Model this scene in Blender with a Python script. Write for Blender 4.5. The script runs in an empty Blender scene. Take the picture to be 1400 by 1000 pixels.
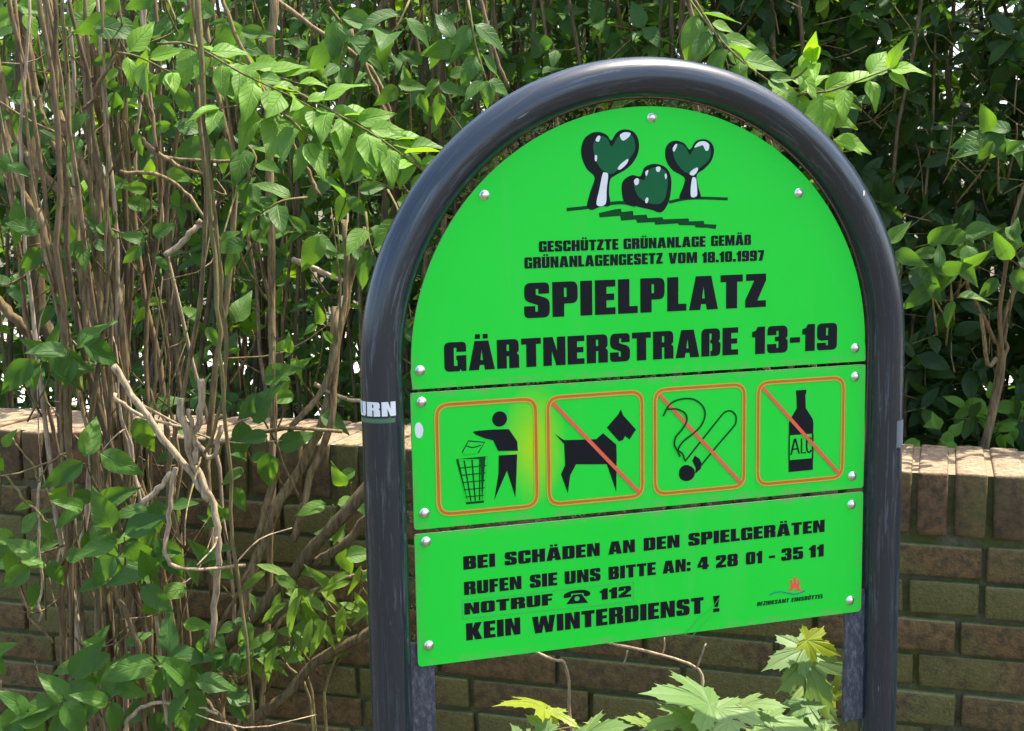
import bpy, bmesh, math, random
import numpy as np
from mathutils import Vector, Matrix
S = bpy.context.scene
COL = S.collection
# ------------------------------------------------------------------ camera
F, PITCH, ROLL, CAMZ = 1803.1, 0.13495, 0.01772, 1.55
cp_, sp_ = math.cos(PITCH), math.sin(PITCH)
cr_, sr_ = math.cos(ROLL), math.sin(ROLL)
R0 = Vector((1, 0, 0)); D0 = Vector((0, -sp_, -cp_)); FW = Vector((0, cp_, -sp_))
RX = R0 * cr_ + D0 * sr_; DX = R0 * -sr_ + D0 * cr_
cam = bpy.data.cameras.new('camera'); co = bpy.data.objects.new('camera', cam); COL.objects.link(co)
m3 = Matrix((RX, -DX, -FW)).transposed()
co.matrix_world = Matrix.Translation((0, 0, CAMZ)) @ m3.to_4x4()
cam.sensor_width = 36; cam.sensor_fit = 'HORIZONTAL'; cam.lens = F / 1400 * 36
cam.clip_start = 0.02; cam.clip_end = 2000
S.camera = co
# ------------------------------------------------------------------ world, sun, exposure
SUN_EL, SUN_AZ = math.radians(66), math.radians(70)
w = bpy.data.worlds.new("World"); S.world = w; w.use_nodes = True
nt = w.node_tree; bg = nt.nodes['Background']
sky = nt.nodes.new('ShaderNodeTexSky'); sky.sky_type = 'NISHITA'; sky.sun_disc = False
sky.sun_elevation = SUN_EL; sky.sun_rotation = SUN_AZ; sky.air_density = 1.0; sky.dust_density = 3.0; sky.ozone_density = 0.7
nt.links.new(sky.outputs[0], bg.inputs[0]); bg.inputs[1].default_value = 0.15
sl = bpy.data.lights.new('sun', 'SUN'); sl.energy = 3.4; sl.angle = math.radians(0.5); sl.color = (1, .92, .76)
so = bpy.data.objects.new('sun', sl); COL.objects.link(so)
sdir = Vector((math.cos(SUN_EL) * math.sin(SUN_AZ), math.cos(SUN_EL) * math.cos(SUN_AZ), math.sin(SUN_EL)))
so.rotation_euler = sdir.to_track_quat('Z', 'Y').to_euler(); so.location = (3, 2, 6)
S.view_settings.view_transform = 'Standard'; S.view_settings.look = 'None'; S.view_settings.gamma = 1
S.view_settings.exposure = 1.78
S.render.engine = 'CYCLES'
S.cycles.max_bounces = 8; S.cycles.transmission_bounces = 5; S.cycles.transparent_max_bounces = 4

def at(px, py, Y):
    a, b = px - 700, py - 500
    u = (cr_ * a - sr_ * b) / F; v = (sr_ * a + cr_ * b) / F
    d = Vector((u, cp_ - v * sp_, -sp_ - v * cp_))
    t = Y / d.y
    return Vector((d.x * t, Y, CAMZ + d.z * t))
# the wall's frame: u along it (to the right), b behind its front face
WA = 0.3172; WN = Vector((math.sin(WA), math.cos(WA), 0)); WU = Vector((math.cos(WA), -math.sin(WA), 0))
WD = 2.2953 * math.cos(WA); WTOP = CAMZ - 0.4672
def wp(u, b, z): return WU * u + WN * (WD + b) + Vector((0, 0, z))
# the sign's frame: origin on the face of the panels, u right, v up, o towards the viewer
SA = -0.298231; SO = Vector((0.16843, 1.591671, CAMZ - 0.230312))
SU = Vector((math.cos(SA), -math.sin(SA), 0)); SN = Vector((-math.sin(SA), -math.cos(SA), 0))
SMAT = Matrix((SU, Vector((0, 0, 1)), SN)).transposed().to_4x4(); SMAT.translation = SO   # (u, v, o) -> world
SINV = SMAT.inverted()
CAMP = Vector((0, 0, CAMZ))
def sg(px, py):
    d = at(px, py, 1.0) - CAMP
    t = (SO - CAMP).dot(SN) / d.dot(SN)
    q = SINV @ (CAMP + d * t)
    return (q.x, q.y)

# ------------------------------------------------------------------ scene bookkeeping
def link(o): COL.objects.link(o); return o
def tag(o, label, cat, group=None, kind=None):
    if label: o['label'] = label
    if cat: o['category'] = cat
    if group: o['group'] = group
    if kind: o['kind'] = kind
    return o
def empty(name, loc, label, cat, group=None):
    o = link(bpy.data.objects.new(name, None)); o.location = loc; o.empty_display_size = .1
    bpy.context.view_layer.update()
    return tag(o, label, cat, group)
def parent(o, p):
    o.parent = p
    mw = Matrix.Translation(p.location) if p.type == 'EMPTY' else p['_mw'] if '_mw' in p else p.matrix_world
    o.matrix_parent_inverse = world_of(p).inverted()
def world_of(o):
    m = o.matrix_basis.copy()
    if o.parent: m = world_of(o.parent) @ o.matrix_parent_inverse @ m
    return m
def obj(name, me, mats, par=None, mw=None):
    o = link(bpy.data.objects.new(name, me))
    if mw is not None: o.matrix_basis = mw
    for m in (mats if isinstance(mats, (list, tuple)) else [mats]):
        me.materials.append(m)
    if par is not None:
        o.parent = par; o.matrix_parent_inverse = world_of(par).inverted()
    return o

# ------------------------------------------------------------------ materials
def lin(c): return tuple(((x / 255) / 12.92 if x / 255 < .04045 else ((x / 255 + .055) / 1.055) ** 2.4) for x in c) + (1,)
class NT:
    def __init__(s, name):
        s.m = bpy.data.materials.new(name); s.m.use_nodes = True; s.t = s.m.node_tree
        s.b = s.t.nodes['Principled BSDF']; s.out = s.t.nodes['Material Output']
    def n(s, typ, **kw):
        n = s.t.nodes.new(typ)
        for k, v in kw.items(): setattr(n, k, v)
        return n
    def l(s, a, b): s.t.links.new(a, b)
    def put(s, sock, v):
        if hasattr(v, 'is_output'): s.l(v, sock)
        else: sock.default_value = v
    def math(s, op, a, b=0.0, clamp=False):
        n = s.n('ShaderNodeMath', operation=op); n.use_clamp = clamp
        s.put(n.inputs[0], a); s.put(n.inputs[1], b); return n.outputs[0]
    def noise(s, scale, detail=4, rough=.55, vec=None, dist=0):
        n = s.n('ShaderNodeTexNoise'); n.inputs['Scale'].default_value = scale; n.inputs['Detail'].default_value = detail
        n.inputs['Roughness'].default_value = rough; n.inputs['Distortion'].default_value = dist
        if vec is not None: s.l(vec, n.inputs['Vector'])
        return n.outputs['Fac']
    def coord(s, which='Object', scale=None):
        c = s.n('ShaderNodeTexCoord').outputs[which]
        if scale:
            mp = s.n('ShaderNodeMapping'); mp.inputs['Scale'].default_value = scale; s.l(c, mp.inputs[0]); c = mp.outputs[0]
        return c
    def ramp(s, f, stops):
        n = s.n('ShaderNodeValToRGB'); e = n.color_ramp.elements
        while len(e) < len(stops): e.new(.5)
        for i, (p, c) in enumerate(stops):
            e[i].position = p; e[i].color = c if len(c) == 4 else tuple(c) + (1,)
        s.l(f, n.inputs[0]); return n.outputs[0]
    def mix(s, f, a, b, mode='MIX'):
        n = s.n('ShaderNodeMix', data_type='RGBA', blend_type=mode)
        s.put(n.inputs[0], f)
        s.put(n.inputs[6], a if hasattr(a, 'is_output') or len(a) == 4 else tuple(a) + (1,))
        s.put(n.inputs[7], b if hasattr(b, 'is_output') or len(b) == 4 else tuple(b) + (1,))
        return n.outputs[2]
    def attr(s, name): 
        n = s.n('ShaderNodeAttribute'); n.attribute_name = name; return n.outputs['Fac']
    def bump(s, h, strength=.3, dist=.002):
        n = s.n('ShaderNodeBump'); n.inputs['Strength'].default_value = strength; n.inputs['Distance'].default_value = dist
        s.l(h, n.inputs['Height']); s.l(n.outputs[0], s.b.inputs['Normal'])
    def set(s, **kw):
        for k, v in kw.items(): s.put(s.b.inputs[k.replace('_', ' ')], v)
        return s.m

def plain(name, c, rough=.5, metal=0, spec=.5):
    t = NT(name); f = t.noise(60, 3)
    c2 = tuple(x * .8 for x in c)
    t.put(t.b.inputs['Base Color'], t.mix(f, c, c2)); t.b.inputs['Roughness'].default_value = rough
    t.b.inputs['Metallic'].default_value = metal; t.b.inputs['Specular IOR Level'].default_value = spec
    return t.m

def mat_green():
    t = NT('sign_green'); c = t.coord('Object')
    f = t.noise(5, 5, .6, c); fs = t.noise(14, 6, .65, t.coord('Object', (1, .12, 1)))
    col = t.mix(f, (.006, .60, .026), (.014, .66, .036))
    col = t.mix(t.math('MULTIPLY', fs, .25), col, (.05, .60, .10))
    # chalky specks and small grime dots
    sp = t.ramp(t.noise(170, 2, .5, c), [(.70, (0, 0, 0)), (.76, (1, 1, 1))])
    pt = t.ramp(t.noise(9, 3, .5, c), [(.52, (0, 0, 0)), (.66, (1, 1, 1))])
    col = t.mix(t.math('MULTIPLY', t.math('MULTIPLY', sp, pt), .55), col, (.16, .30, .09))
    # sun fleck painted in as a soft yellow patch between the first two pictograms
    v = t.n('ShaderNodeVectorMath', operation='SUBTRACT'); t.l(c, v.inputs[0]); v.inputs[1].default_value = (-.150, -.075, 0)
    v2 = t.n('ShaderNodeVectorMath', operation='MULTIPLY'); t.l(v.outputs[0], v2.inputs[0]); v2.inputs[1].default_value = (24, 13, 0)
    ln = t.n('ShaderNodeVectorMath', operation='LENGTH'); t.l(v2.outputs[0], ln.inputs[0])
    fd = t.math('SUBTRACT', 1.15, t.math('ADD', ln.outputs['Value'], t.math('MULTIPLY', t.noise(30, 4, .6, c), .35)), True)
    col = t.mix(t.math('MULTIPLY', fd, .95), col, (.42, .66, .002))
    # dust and algae settled below the upper edges of the panels and in thin runs
    sy = t.n('ShaderNodeSeparateXYZ'); t.l(c, sy.inputs[0]); gr = t.ramp(t.noise(45, 5, .7, t.coord('Object', (1, .5, 1))), [(.44, (0, 0, 0)), (.66, (1, 1, 1))])
    for y_ in (-.006, -.1735, .0035, -.1625, -.3300):
        bd = t.math('SUBTRACT', 1.0, t.math('MULTIPLY', t.math('ABSOLUTE', t.math('SUBTRACT', sy.outputs[1], y_)), 140.0), True)
        col = t.mix(t.math('MULTIPLY', t.math('MULTIPLY', bd, gr), .6), col, (.20, .30, .12))
    ex = t.math('SUBTRACT', t.math('MULTIPLY', t.math('ABSOLUTE', sy.outputs[0]), 90.0), 25.8, True)
    col = t.mix(t.math('MULTIPLY', t.math('MULTIPLY', ex, gr), .5), col, (.15, .27, .10))
    run = t.ramp(t.noise(26, 4, .6, t.coord('Object', (1, .06, 1))), [(.56, (0, 0, 0)), (.72, (1, 1, 1))])
    col = t.mix(t.math('MULTIPLY', run, .22), col, (.09, .50, .10))
    t.bump(t.noise(240, 3, .5, c), .04, .001)
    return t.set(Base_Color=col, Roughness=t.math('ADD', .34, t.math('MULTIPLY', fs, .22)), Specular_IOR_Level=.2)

def mat_tube():
    t = NT('tube_paint'); c = t.coord('UV', (1, 1, 1))
    st = t.noise(1, 6, .7, t.coord('UV', (30, 11, 1)), .6)
    st2 = t.ramp(t.noise(1, 4, .6, t.coord('UV', (5, 5.0, 1))), [(.40, (.08, .08, .08)), (.66, (1, 1, 1))])
    sc = t.ramp(st, [(.52, (0, 0, 0)), (.68, (1, 1, 1))])
    col = t.mix(t.math('MULTIPLY', sc, t.math('MULTIPLY', st2, .65)), (.013, .020, .029), (.125, .15, .175))
    chip = t.ramp(t.noise(1, 2, .5, t.coord('UV', (30, 22, 1))), [(.735, (0, 0, 0)), (.76, (1, 1, 1))])
    col = t.mix(t.math('MULTIPLY', chip, .4), col, (.30, .31, .33))
    t.bump(st, .10, .0008)
    return t.set(Base_Color=col, Roughness=t.math('ADD', .22, t.math('MULTIPLY', sc, .2)), Specular_IOR_Level=.5, Coat_Weight=.2, Coat_Roughness=.16)

def mat_flat_bar():
    t = NT('bar_paint'); c = t.coord('Object', (1, 1, .45))
    f = t.noise(190, 6, .75, c)
    col = t.mix(t.ramp(f, [(.46, (0, 0, 0)), (.74, (1, 1, 1))]), (.030, .034, .050), (.16, .155, .17))
    t.bump(f, .4, .002)
    return t.set(Base_Color=col, Roughness=.6)

def mat_leaf(name, c_a, c_b, c_young_or_lit, tr, rough=.42, vein=.45, spec=.4):
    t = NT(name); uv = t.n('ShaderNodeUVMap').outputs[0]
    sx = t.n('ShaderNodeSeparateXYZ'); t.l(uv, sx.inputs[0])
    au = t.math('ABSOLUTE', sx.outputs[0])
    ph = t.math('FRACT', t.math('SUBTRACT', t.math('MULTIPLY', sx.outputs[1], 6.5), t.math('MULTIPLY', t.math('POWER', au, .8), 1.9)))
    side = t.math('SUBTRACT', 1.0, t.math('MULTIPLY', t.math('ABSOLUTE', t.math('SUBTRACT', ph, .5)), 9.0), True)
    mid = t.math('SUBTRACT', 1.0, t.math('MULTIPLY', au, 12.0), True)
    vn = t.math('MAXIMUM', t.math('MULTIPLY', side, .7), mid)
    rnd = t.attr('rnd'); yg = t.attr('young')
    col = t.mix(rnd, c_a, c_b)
    col = t.mix(yg, col, c_young_or_lit)  # tint of fresh leaves, also used to paint sunlight on some sprays
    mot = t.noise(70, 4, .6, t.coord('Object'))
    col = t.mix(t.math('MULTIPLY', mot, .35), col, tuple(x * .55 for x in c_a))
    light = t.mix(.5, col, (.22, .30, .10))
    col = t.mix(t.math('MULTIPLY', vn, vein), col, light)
    bl = t.ramp(t.noise(150, 3, .6, t.coord('Object')), [(.68, (0, 0, 0)), (.76, (1, 1, 1))])
    col = t.mix(t.math('MULTIPLY', bl, .45), col, (.12, .085, .03))
    h = t.math('SUBTRACT', t.math('MULTIPLY', mot, .3), vn)
    t.bump(h, .6, .0016)
    t.set(Base_Color=col, Roughness=rough, Specular_IOR_Level=spec)
    tb = t.n('ShaderNodeBsdfTranslucent')
    tc = t.mix(yg, tr, (.36, .62, .012)); tc = t.mix(t.math('MULTIPLY', vn, .35), tc, tuple(x * .4 for x in tr))
    t.l(tc, tb.inputs[0])
    ms = t.n('ShaderNodeMixShader'); ms.inputs[0].default_value = .42
    t.l(t.b.outputs[0], ms.inputs[1]); t.l(tb.outputs[0], ms.inputs[2]); t.l(ms.outputs[0], t.out.inputs[0])
    return t.m

def mat_maple():
    t = NT('maple_leaf'); v = t.math('POWER', t.attr('vein'), 26.0)
    mot = t.noise(60, 5, .65, t.coord('Object')); rnd = t.attr('rnd'); yg = t.attr('young')
    col = t.mix(rnd, (.15, .27, .075), (.22, .33, .12)); col = t.mix(yg, col, (.30, .36, .02))
    col = t.mix(t.math('MULTIPLY', mot, .4), col, (.05, .12, .03))
    col = t.mix(t.math('MULTIPLY', v, .55), col, (.30, .36, .17))
    t.bump(t.math('SUBTRACT', t.math('MULTIPLY', mot, .5), v), .5, .0015)
    t.set(Base_Color=col, Roughness=.5, Specular_IOR_Level=.35)
    tb = t.n('ShaderNodeBsdfTranslucent'); t.l(t.mix(yg, (.22, .36, .05), (.55, .58, .01)), tb.inputs[0])
    ms = t.n('ShaderNodeMixShader'); ms.inputs[0].default_value = .42
    t.l(t.b.outputs[0], ms.inputs[1]); t.l(tb.outputs[0], ms.inputs[2]); t.l(ms.outputs[0], t.out.inputs[0])
    return t.m

def mat_bark(name, a, b, c):
    t = NT(name); oi = t.n('ShaderNodeObjectInfo').outputs['Random']
    f = t.noise(1, 6, .7, t.coord('Object', (160, 160, 22)))
    col = t.mix(oi, a, b)
    col = t.mix(t.ramp(f, [(.35, (0, 0, 0)), (.68, (1, 1, 1))]), tuple(x * .38 for x in a), col)
    lich = t.ramp(t.noise(38, 4, .6, t.coord('Object')), [(.55, (0, 0, 0)), (.72, (1, 1, 1))])
    col = t.mix(t.math('MULTIPLY', lich, .5), col, c)
    t.bump(f, .6, .003)
    return t.set(Base_Color=col, Roughness=.85, Specular_IOR_Level=.2)

def mat_brick():
    t = NT('old_brick'); rnd = t.attr('rnd'); c = t.coord('Object')
    n1 = t.noise(60, 6, .7, c); n2 = t.noise(7, 4, .6, c); n3 = t.noise(230, 3, .6, c)
    col = t.ramp(rnd, [(0, (.150, .098, .042)), (.3, (.19, .108, .045)), (.6, (.145, .108, .048)), (.85, (.215, .118, .050)), (1, (.125, .096, .046))])
    col = t.mix(t.ramp(n1, [(.38, (0, 0, 0)), (.60, (1, 1, 1))]), tuple((.075, .058, .030)), col)
    ms = t.math('ADD', t.math('MULTIPLY', t.attr('moss'), .55), t.math('MULTIPLY', n2, .9))
    msf = t.ramp(t.math('ADD', ms, t.math('MULTIPLY', n1, .35)), [(.90, (0, 0, 0)), (1.14, (1, 1, 1))])
    col = t.mix(t.math('MULTIPLY', msf, .8), col, t.mix(n3, (.065, .066, .018), (.19, .175, .06)))
    spk = t.ramp(n3, [(.63, (0, 0, 0)), (.72, (1, 1, 1))])
    col = t.mix(t.math('MULTIPLY', spk, .5), col, (.26, .23, .15))
    g = t.n('ShaderNodeNewGeometry'); sx = t.n('ShaderNodeSeparateXYZ'); t.l(g.outputs['True Normal'], sx.inputs[0])
    led = t.ramp(sx.outputs[2], [(.25, (0, 0, 0)), (.6, (1, 1, 1))])
    col = t.mix(t.math('MULTIPLY', led, t.math('ADD', n1, .2, True)), col, (.24, .25, .10))
    t.bump(t.math('ADD', n1, t.math('MULTIPLY', n3, .7)), 1.0, .006)
    return t.set(Base_Color=col, Roughness=.9, Specular_IOR_Level=.2)
def mat_coping():
    t = NT('coping_brick'); rnd = t.attr('rnd'); c = t.coord('Object')
    n1 = t.noise(60, 6, .7, c); n2 = t.noise(9, 4, .6, c); n3 = t.noise(190, 3, .6, c)
    col = t.ramp(rnd, [(0, (.125, .070, .034)), (.4, (.17, .088, .042)), (.7, (.115, .076, .038)), (1, (.19, .10, .052))])
    col = t.mix(t.ramp(n1, [(.36, (0, 0, 0)), (.62, (1, 1, 1))]), tuple((.055, .042, .026)), col)
    msf = t.ramp(t.math('ADD', n2, t.math('MULTIPLY', t.attr('moss'), .35)), [(.55, (0, 0, 0)), (.80, (1, 1, 1))])
    col = t.mix(t.math('MULTIPLY', msf, .8), col, t.mix(n3, (.055, .065, .015), (.13, .13, .05)))
    # pale dusty lime bloom and litter on the upward faces
    g = t.n('ShaderNodeNewGeometry'); sx = t.n('ShaderNodeSeparateXYZ'); t.l(g.outputs['Normal'], sx.inputs[0])
    up = t.ramp(sx.outputs[2], [(.45, (0, 0, 0)), (.85, (1, 1, 1))])
    dust = t.ramp(t.noise(90, 5, .7, c), [(.36, (.25, .25, .25)), (.62, (1, 1, 1))])
    col = t.mix(t.math('MULTIPLY', t.math('MULTIPLY', up, dust), .8), col, (.40, .29, .195))
    t.bump(t.math('ADD', n1, t.math('MULTIPLY', n3, .5)), .8, .004)
    return t.set(Base_Color=col, Roughness=.9, Specular_IOR_Level=.2)
def mat_mortar():
    t = NT('mossy_mortar'); c = t.coord('Object'); n1 = t.noise(80, 6, .7, c); n2 = t.noise(14, 4, .6, c)
    col = t.mix(n1, (.04, .038, .024), (.20, .195, .12)); col = t.mix(t.ramp(n2, [(.4, (0, 0, 0)), (.6, (1, 1, 1))]), col, t.mix(n1, (.035, .042, .014), (.14, .15, .05)))
    g = t.n('ShaderNodeNewGeometry'); sx = t.n('ShaderNodeSeparateXYZ'); t.l(g.outputs['Normal'], sx.inputs[0])
    up = t.ramp(sx.outputs[2], [(.45, (0, 0, 0)), (.85, (1, 1, 1))])
    col = t.mix(t.math('MULTIPLY', up, t.ramp(t.noise(90, 5, .7, c), [(.3, (.3, .3, .3)), (.6, (1, 1, 1))])), col, (.37, .275, .185))
    t.bump(n1, 1.0, .006)
    return t.set(Base_Color=col, Roughness=.95, Specular_IOR_Level=.1)
def mat_soil():
    t = NT('soil'); c = t.coord('Object'); n1 = t.noise(18, 8, .7, c); n2 = t.noise(1.2, 4, .6, c)
    col = t.mix(n1, (.035, .024, .015), (.13, .10, .07)); col = t.mix(t.math('MULTIPLY', n2, .5), col, (.04, .06, .015))
    t.bump(n1, .8, .02)
    return t.set(Base_Color=col, Roughness=.95)
def mat_pave():
    t = NT('pale_paving'); c = t.coord('Object'); n1 = t.noise(3, 6, .7, c)
    br = t.n('ShaderNodeTexBrick'); br.inputs['Scale'].default_value = 1.6; br.inputs['Mortar Size'].default_value = .012; t.l(c, br.inputs[0])
    br.inputs[1].default_value = (.48, .46, .42, 1); br.inputs[2].default_value = (.55, .53, .49, 1); br.inputs[3].default_value = (.25, .24, .21, 1)
    return t.set(Base_Color=t.mix(t.math('MULTIPLY', n1, .4), br.outputs[0], (.38, .36, .32)), Roughness=.85)

M = dict(
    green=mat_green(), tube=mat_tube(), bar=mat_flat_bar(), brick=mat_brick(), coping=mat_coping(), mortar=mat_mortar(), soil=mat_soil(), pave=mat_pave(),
    black=plain('black_print', (.004, .004, .008), .6, 0, .2), white=plain('white_print', (.78, .80, .80), .5),
    dkgreen=plain('dark_green_print', (.008, .120, .040), .6, 0, .15), line=plain('deep_green_line', (.003, .060, .012), .6, 0, .15),
    orange=plain('orange_print', (.78, .36, .06), .5, 0, .3), brown=plain('brown_orange_print', (.52, .20, .010), .5, 0, .3), red=plain('red_print', (.80, .13, .06), .5, 0, .3),
    blue=plain('blue_print', (.004, .16, .30), .45), paleline=plain('pale_line', (.05, .50, .10), .5), stickergreen=plain('sticker_green', (.06, .17, .08), .5),
    steel=plain('screw_steel', (.85, .85, .83), .36, 1.0), edge=plain('panel_edge', (.36, .46, .26), .6), chip=plain('bare_metal', (.48, .40, .30), .6),
    leaf=mat_leaf('shrub_leaf', (.030, .095, .014), (.070, .165, .034), (.20, .40, .035), (.14, .31, .02), .52, .55, .28),
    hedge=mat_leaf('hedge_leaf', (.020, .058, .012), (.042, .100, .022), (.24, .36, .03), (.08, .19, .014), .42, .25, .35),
    lance=mat_leaf('lance_leaf', (.06, .14, .02), (.11, .21, .045), (.30, .42, .03), (.20, .38, .04), .55, .25, .25),
    maple=mat_maple(),
    bark=mat_bark('shrub_bark', (.20, .136, .068), (.345, .25, .13), (.21, .195, .095)),
    dead=mat_bark('dead_wood', (.46, .345, .22), (.56, .44, .29), (.48, .42, .28)),
    dkbark=mat_bark('old_bark', (.135, .098, .050), (.20, .148, .078), (.13, .135, .05)),
    twig=mat_bark('young_twig', (.22, .18, .075), (.30, .23, .10), (.19, .22, .07)),
)

# ------------------------------------------------------------------ mesh helpers
class Acc:                                   # collects triangles / quads as numpy blocks, builds ONE mesh
    def __init__(s): s.v = []; s.f = []; s.uv = []; s.n = 0; s.att = {}
    def add(s, v, f, uv=None, **att):
        v = np.asarray(v, np.float32).reshape(-1, 3); k = len(v)
        s.v.append(v); s.uv.append(np.asarray(uv, np.float32).reshape(-1, 2) if uv is not None else np.zeros((k, 2), np.float32))
        for fc in f: s.f.append(tuple(i + s.n for i in fc))
        for a, x in att.items():
            s.att.setdefault(a, []).append(np.full(k, x, np.float32) if np.isscalar(x) else np.asarray(x, np.float32))
        s.n += k
    def mesh(s, name, smooth=True):
        me = bpy.data.meshes.new(name)
        V = np.concatenate(s.v); UV = np.concatenate(s.uv)
        me.from_pydata(V.tolist(), [], s.f)
        idx = np.empty(len(me.loops), np.int32); me.loops.foreach_get('vertex_index', idx)
        l = me.uv_layers.new(name='UVMap'); l.data.foreach_set('uv', UV[idx].ravel())
        for a, xs in s.att.items():
            at_ = me.attributes.new(a, 'FLOAT', 'POINT'); at_.data.foreach_set('value', np.concatenate(xs))
        if smooth: me.polygons.foreach_set('use_smooth', np.ones(len(me.polygons), bool))
        me.update(); return me

def catmull(P, n):
    P = [Vector(p) for p in P]
    if len(P) < 3: return [P[0].lerp(P[-1], i / n) for i in range(n + 1)]
    Q = [P[0] * 2 - P[1]] + P + [P[-1] * 2 - P[-2]]
    out = []
    for i in range(n + 1):
        t = i / n * (len(P) - 1); k = min(int(t), len(P) - 2); t -= k
        a, b, c, d = Q[k:k + 4]
        out.append(.5 * ((2 * b) + (c - a) * t + (2 * a - 5 * b + 4 * c - d) * t * t + (3 * b - a - 3 * c + d) * t ** 3))
    return out
def tube(acc, pts, r0, r1, sides=6, jit=0.0, rng=random, rfun=None):
    n = len(pts); V = []; UV = []; Fc = []
    T = [(pts[min(i + 1, n - 1)] - pts[max(i - 1, 0)]).normalized() for i in range(n)]
    x = T[0].orthogonal().normalized(); L = 0
    for i in range(n):
        if i: L += (pts[i] - pts[i - 1]).length
        x = (x - T[i] * x.dot(T[i])).normalized(); y = T[i].cross(x)
        r = (r0 + (r1 - r0) * i / (n - 1)) if rfun is None else rfun(i / (n - 1))
        r *= 1 + rng.uniform(-jit, jit)
        for k in range(sides):
            a = 2 * math.pi * k / sides
            V.append(pts[i] + (x * math.cos(a) + y * math.sin(a)) * r); UV.append((k / sides, L))
    for i in range(n - 1):
        for k in range(sides):
            Fc.append((i * sides + k, i * sides + (k + 1) % sides, (i + 1) * sides + (k + 1) % sides, (i + 1) * sides + k))
    Fc.append(tuple(range(sides - 1, -1, -1))); Fc.append(tuple((n - 1) * sides + k for k in range(sides)))
    acc.add(V, Fc, UV)
def box(acc, lo, hi, ch=.0, rnd=0., moss=0., jit=0., rng=random, fr=None):
    """chamfered box in a local frame; fr maps (x, y, z) to the place it stands"""
    X = []; lo = Vector(lo); hi = Vector(hi); c = (lo + hi) / 2; h = (hi - lo) / 2
    bm = bmesh.new(); bmesh.ops.create_cube(bm, size=2)
    for v in bm.verts:
        v.co = Vector((c.x + v.co.x * h.x, c.y + v.co.y * h.y, c.z + v.co.z * h.z)) + Vector([rng.uniform(-jit, jit) for _ in range(3)])
    if ch: bmesh.ops.bevel(bm, geom=bm.edges[:], offset=ch, segments=2, profile=.6, affect='EDGES')
    bm.verts.index_update()
    V = [(fr(v.co) if fr else v.co)[:] for v in bm.verts]
    acc.add(V, [tuple(v.index for v in f.verts) for f in bm.faces], rnd=rnd, moss=moss); bm.free()

# ------------------------------------------------------------------ ground
g = Acc(); N = 40
for_v = []; sz = [-600, -60, -12] + list(np.linspace(-6, 8, 30)) + [20, 80, 600]
rg = random.Random(3)
for y in sz:
    for x in sz: for_v.append((x, y + 2, rg.uniform(-.015, .015) if abs(x) < 9 and abs(y) < 9 else 0))
k = len(sz); g.add(for_v, [(j * k + i, j * k + i + 1, (j + 1) * k + i + 1, (j + 1) * k + i) for j in range(k - 1) for i in range(k - 1)])
obj('ground', g.mesh('ground'), M['soil'])['kind'] = 'structure'
a = Acc(); P = [wp(-14, 3.4, .03), wp(10, 3.4, .03), wp(10, 11, .03), wp(-14, 11, .03)]; Q = [p - Vector((0, 0, .1)) for p in P]
a.add(P + Q, [(0, 1, 2, 3), (0, 4, 5, 1), (1, 5, 6, 2), (2, 6, 7, 3), (3, 7, 4, 0)])
obj('footpath', a.mesh('footpath', False), M['pave'])['kind'] = 'structure'

# ------------------------------------------------------------------ brick wall
rw = random.Random(11)
wall = empty('brick_wall', wp(-.8, .12, 0), 'low mossy brick wall with a rowlock coping, behind the green sign', 'brick wall')
frw = lambda c: wp(c.x, c.y, c.z)
U0, U1, TH = -4.2, 2.6, .2368
a = Acc(); PITCH_U = .0577
for i in range(int((U0 + .035) / PITCH_U) - 1, int((U1 + .035) / PITCH_U)):
    u = -.0351 + i * PITCH_U; wd = .0475 + rw.uniform(-.002, .002); zt = WTOP + rw.uniform(-.004, .002); o = rw.uniform(-.003, .003)
    c0 = u + .0053 + rw.uniform(-.001, .001)
    box(a, (c0, o, WTOP - .105), (c0 + wd, TH + o, zt), .006, rw.random(), max(0, rw.gauss(.25, .35)), .0015, rw, frw)
obj('coping', a.mesh('coping'), M['coping'], wall)
a = Acc(); ROWP = .0622; zc = WTOP - .1085 - .008
def course(r, z1, z0):
    # stretchers with some headers, joints placed as seen on the wall
    anchors = {1: (.075, .0), 2: (.0725, 0), 3: (.038, 0), 4: (-.027, 0), 5: (.041, 0), 6: (-.58, 0)}
    u = anchors.get(r, (rw.uniform(-.1, .1), 0))[0]
    def one(ua, ub):
        j = .0045; o = rw.uniform(-.0035, .0035)
        box(a, (ua + j, o, z0 + .0045 + rw.uniform(-.001, .001)), (ub - j, .1 + o, z1 - .0045 + rw.uniform(-.001, .001)), .0045, rw.random(),
            max(0, min(1, rw.gauss(.50, .28) + (.15 if r in (2, 4, 5) else 0))), .0018, rw, frw)
    x = u; k = 0
    while x > U0:
        L = .1175 if (r == 2 and k % 2 == 0) or (r != 2 and rw.random() < .16) else .2275
        one(x - L, x); x -= L; k += 1
    x = u; k = 1
    while x < U1:
        L = .1175 if (r == 2 and k % 2 == 0) or (r != 2 and rw.random() < .16) else .2275
        one(x, x + L); x += L; k += 1
z = zc
for r in range(1, 17):
    course(r, z, z - ROWP); z -= ROWP
obj('masonry', a.mesh('masonry'), M['brick'], wall)
a = Acc()
box(a, (U0, .0125, -.05), (U1, TH - .004, WTOP - .0045), .0, 0, 0, 0, rw, frw)
mo = obj('mortar', a.mesh('mortar', False), M['mortar'], wall)

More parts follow.
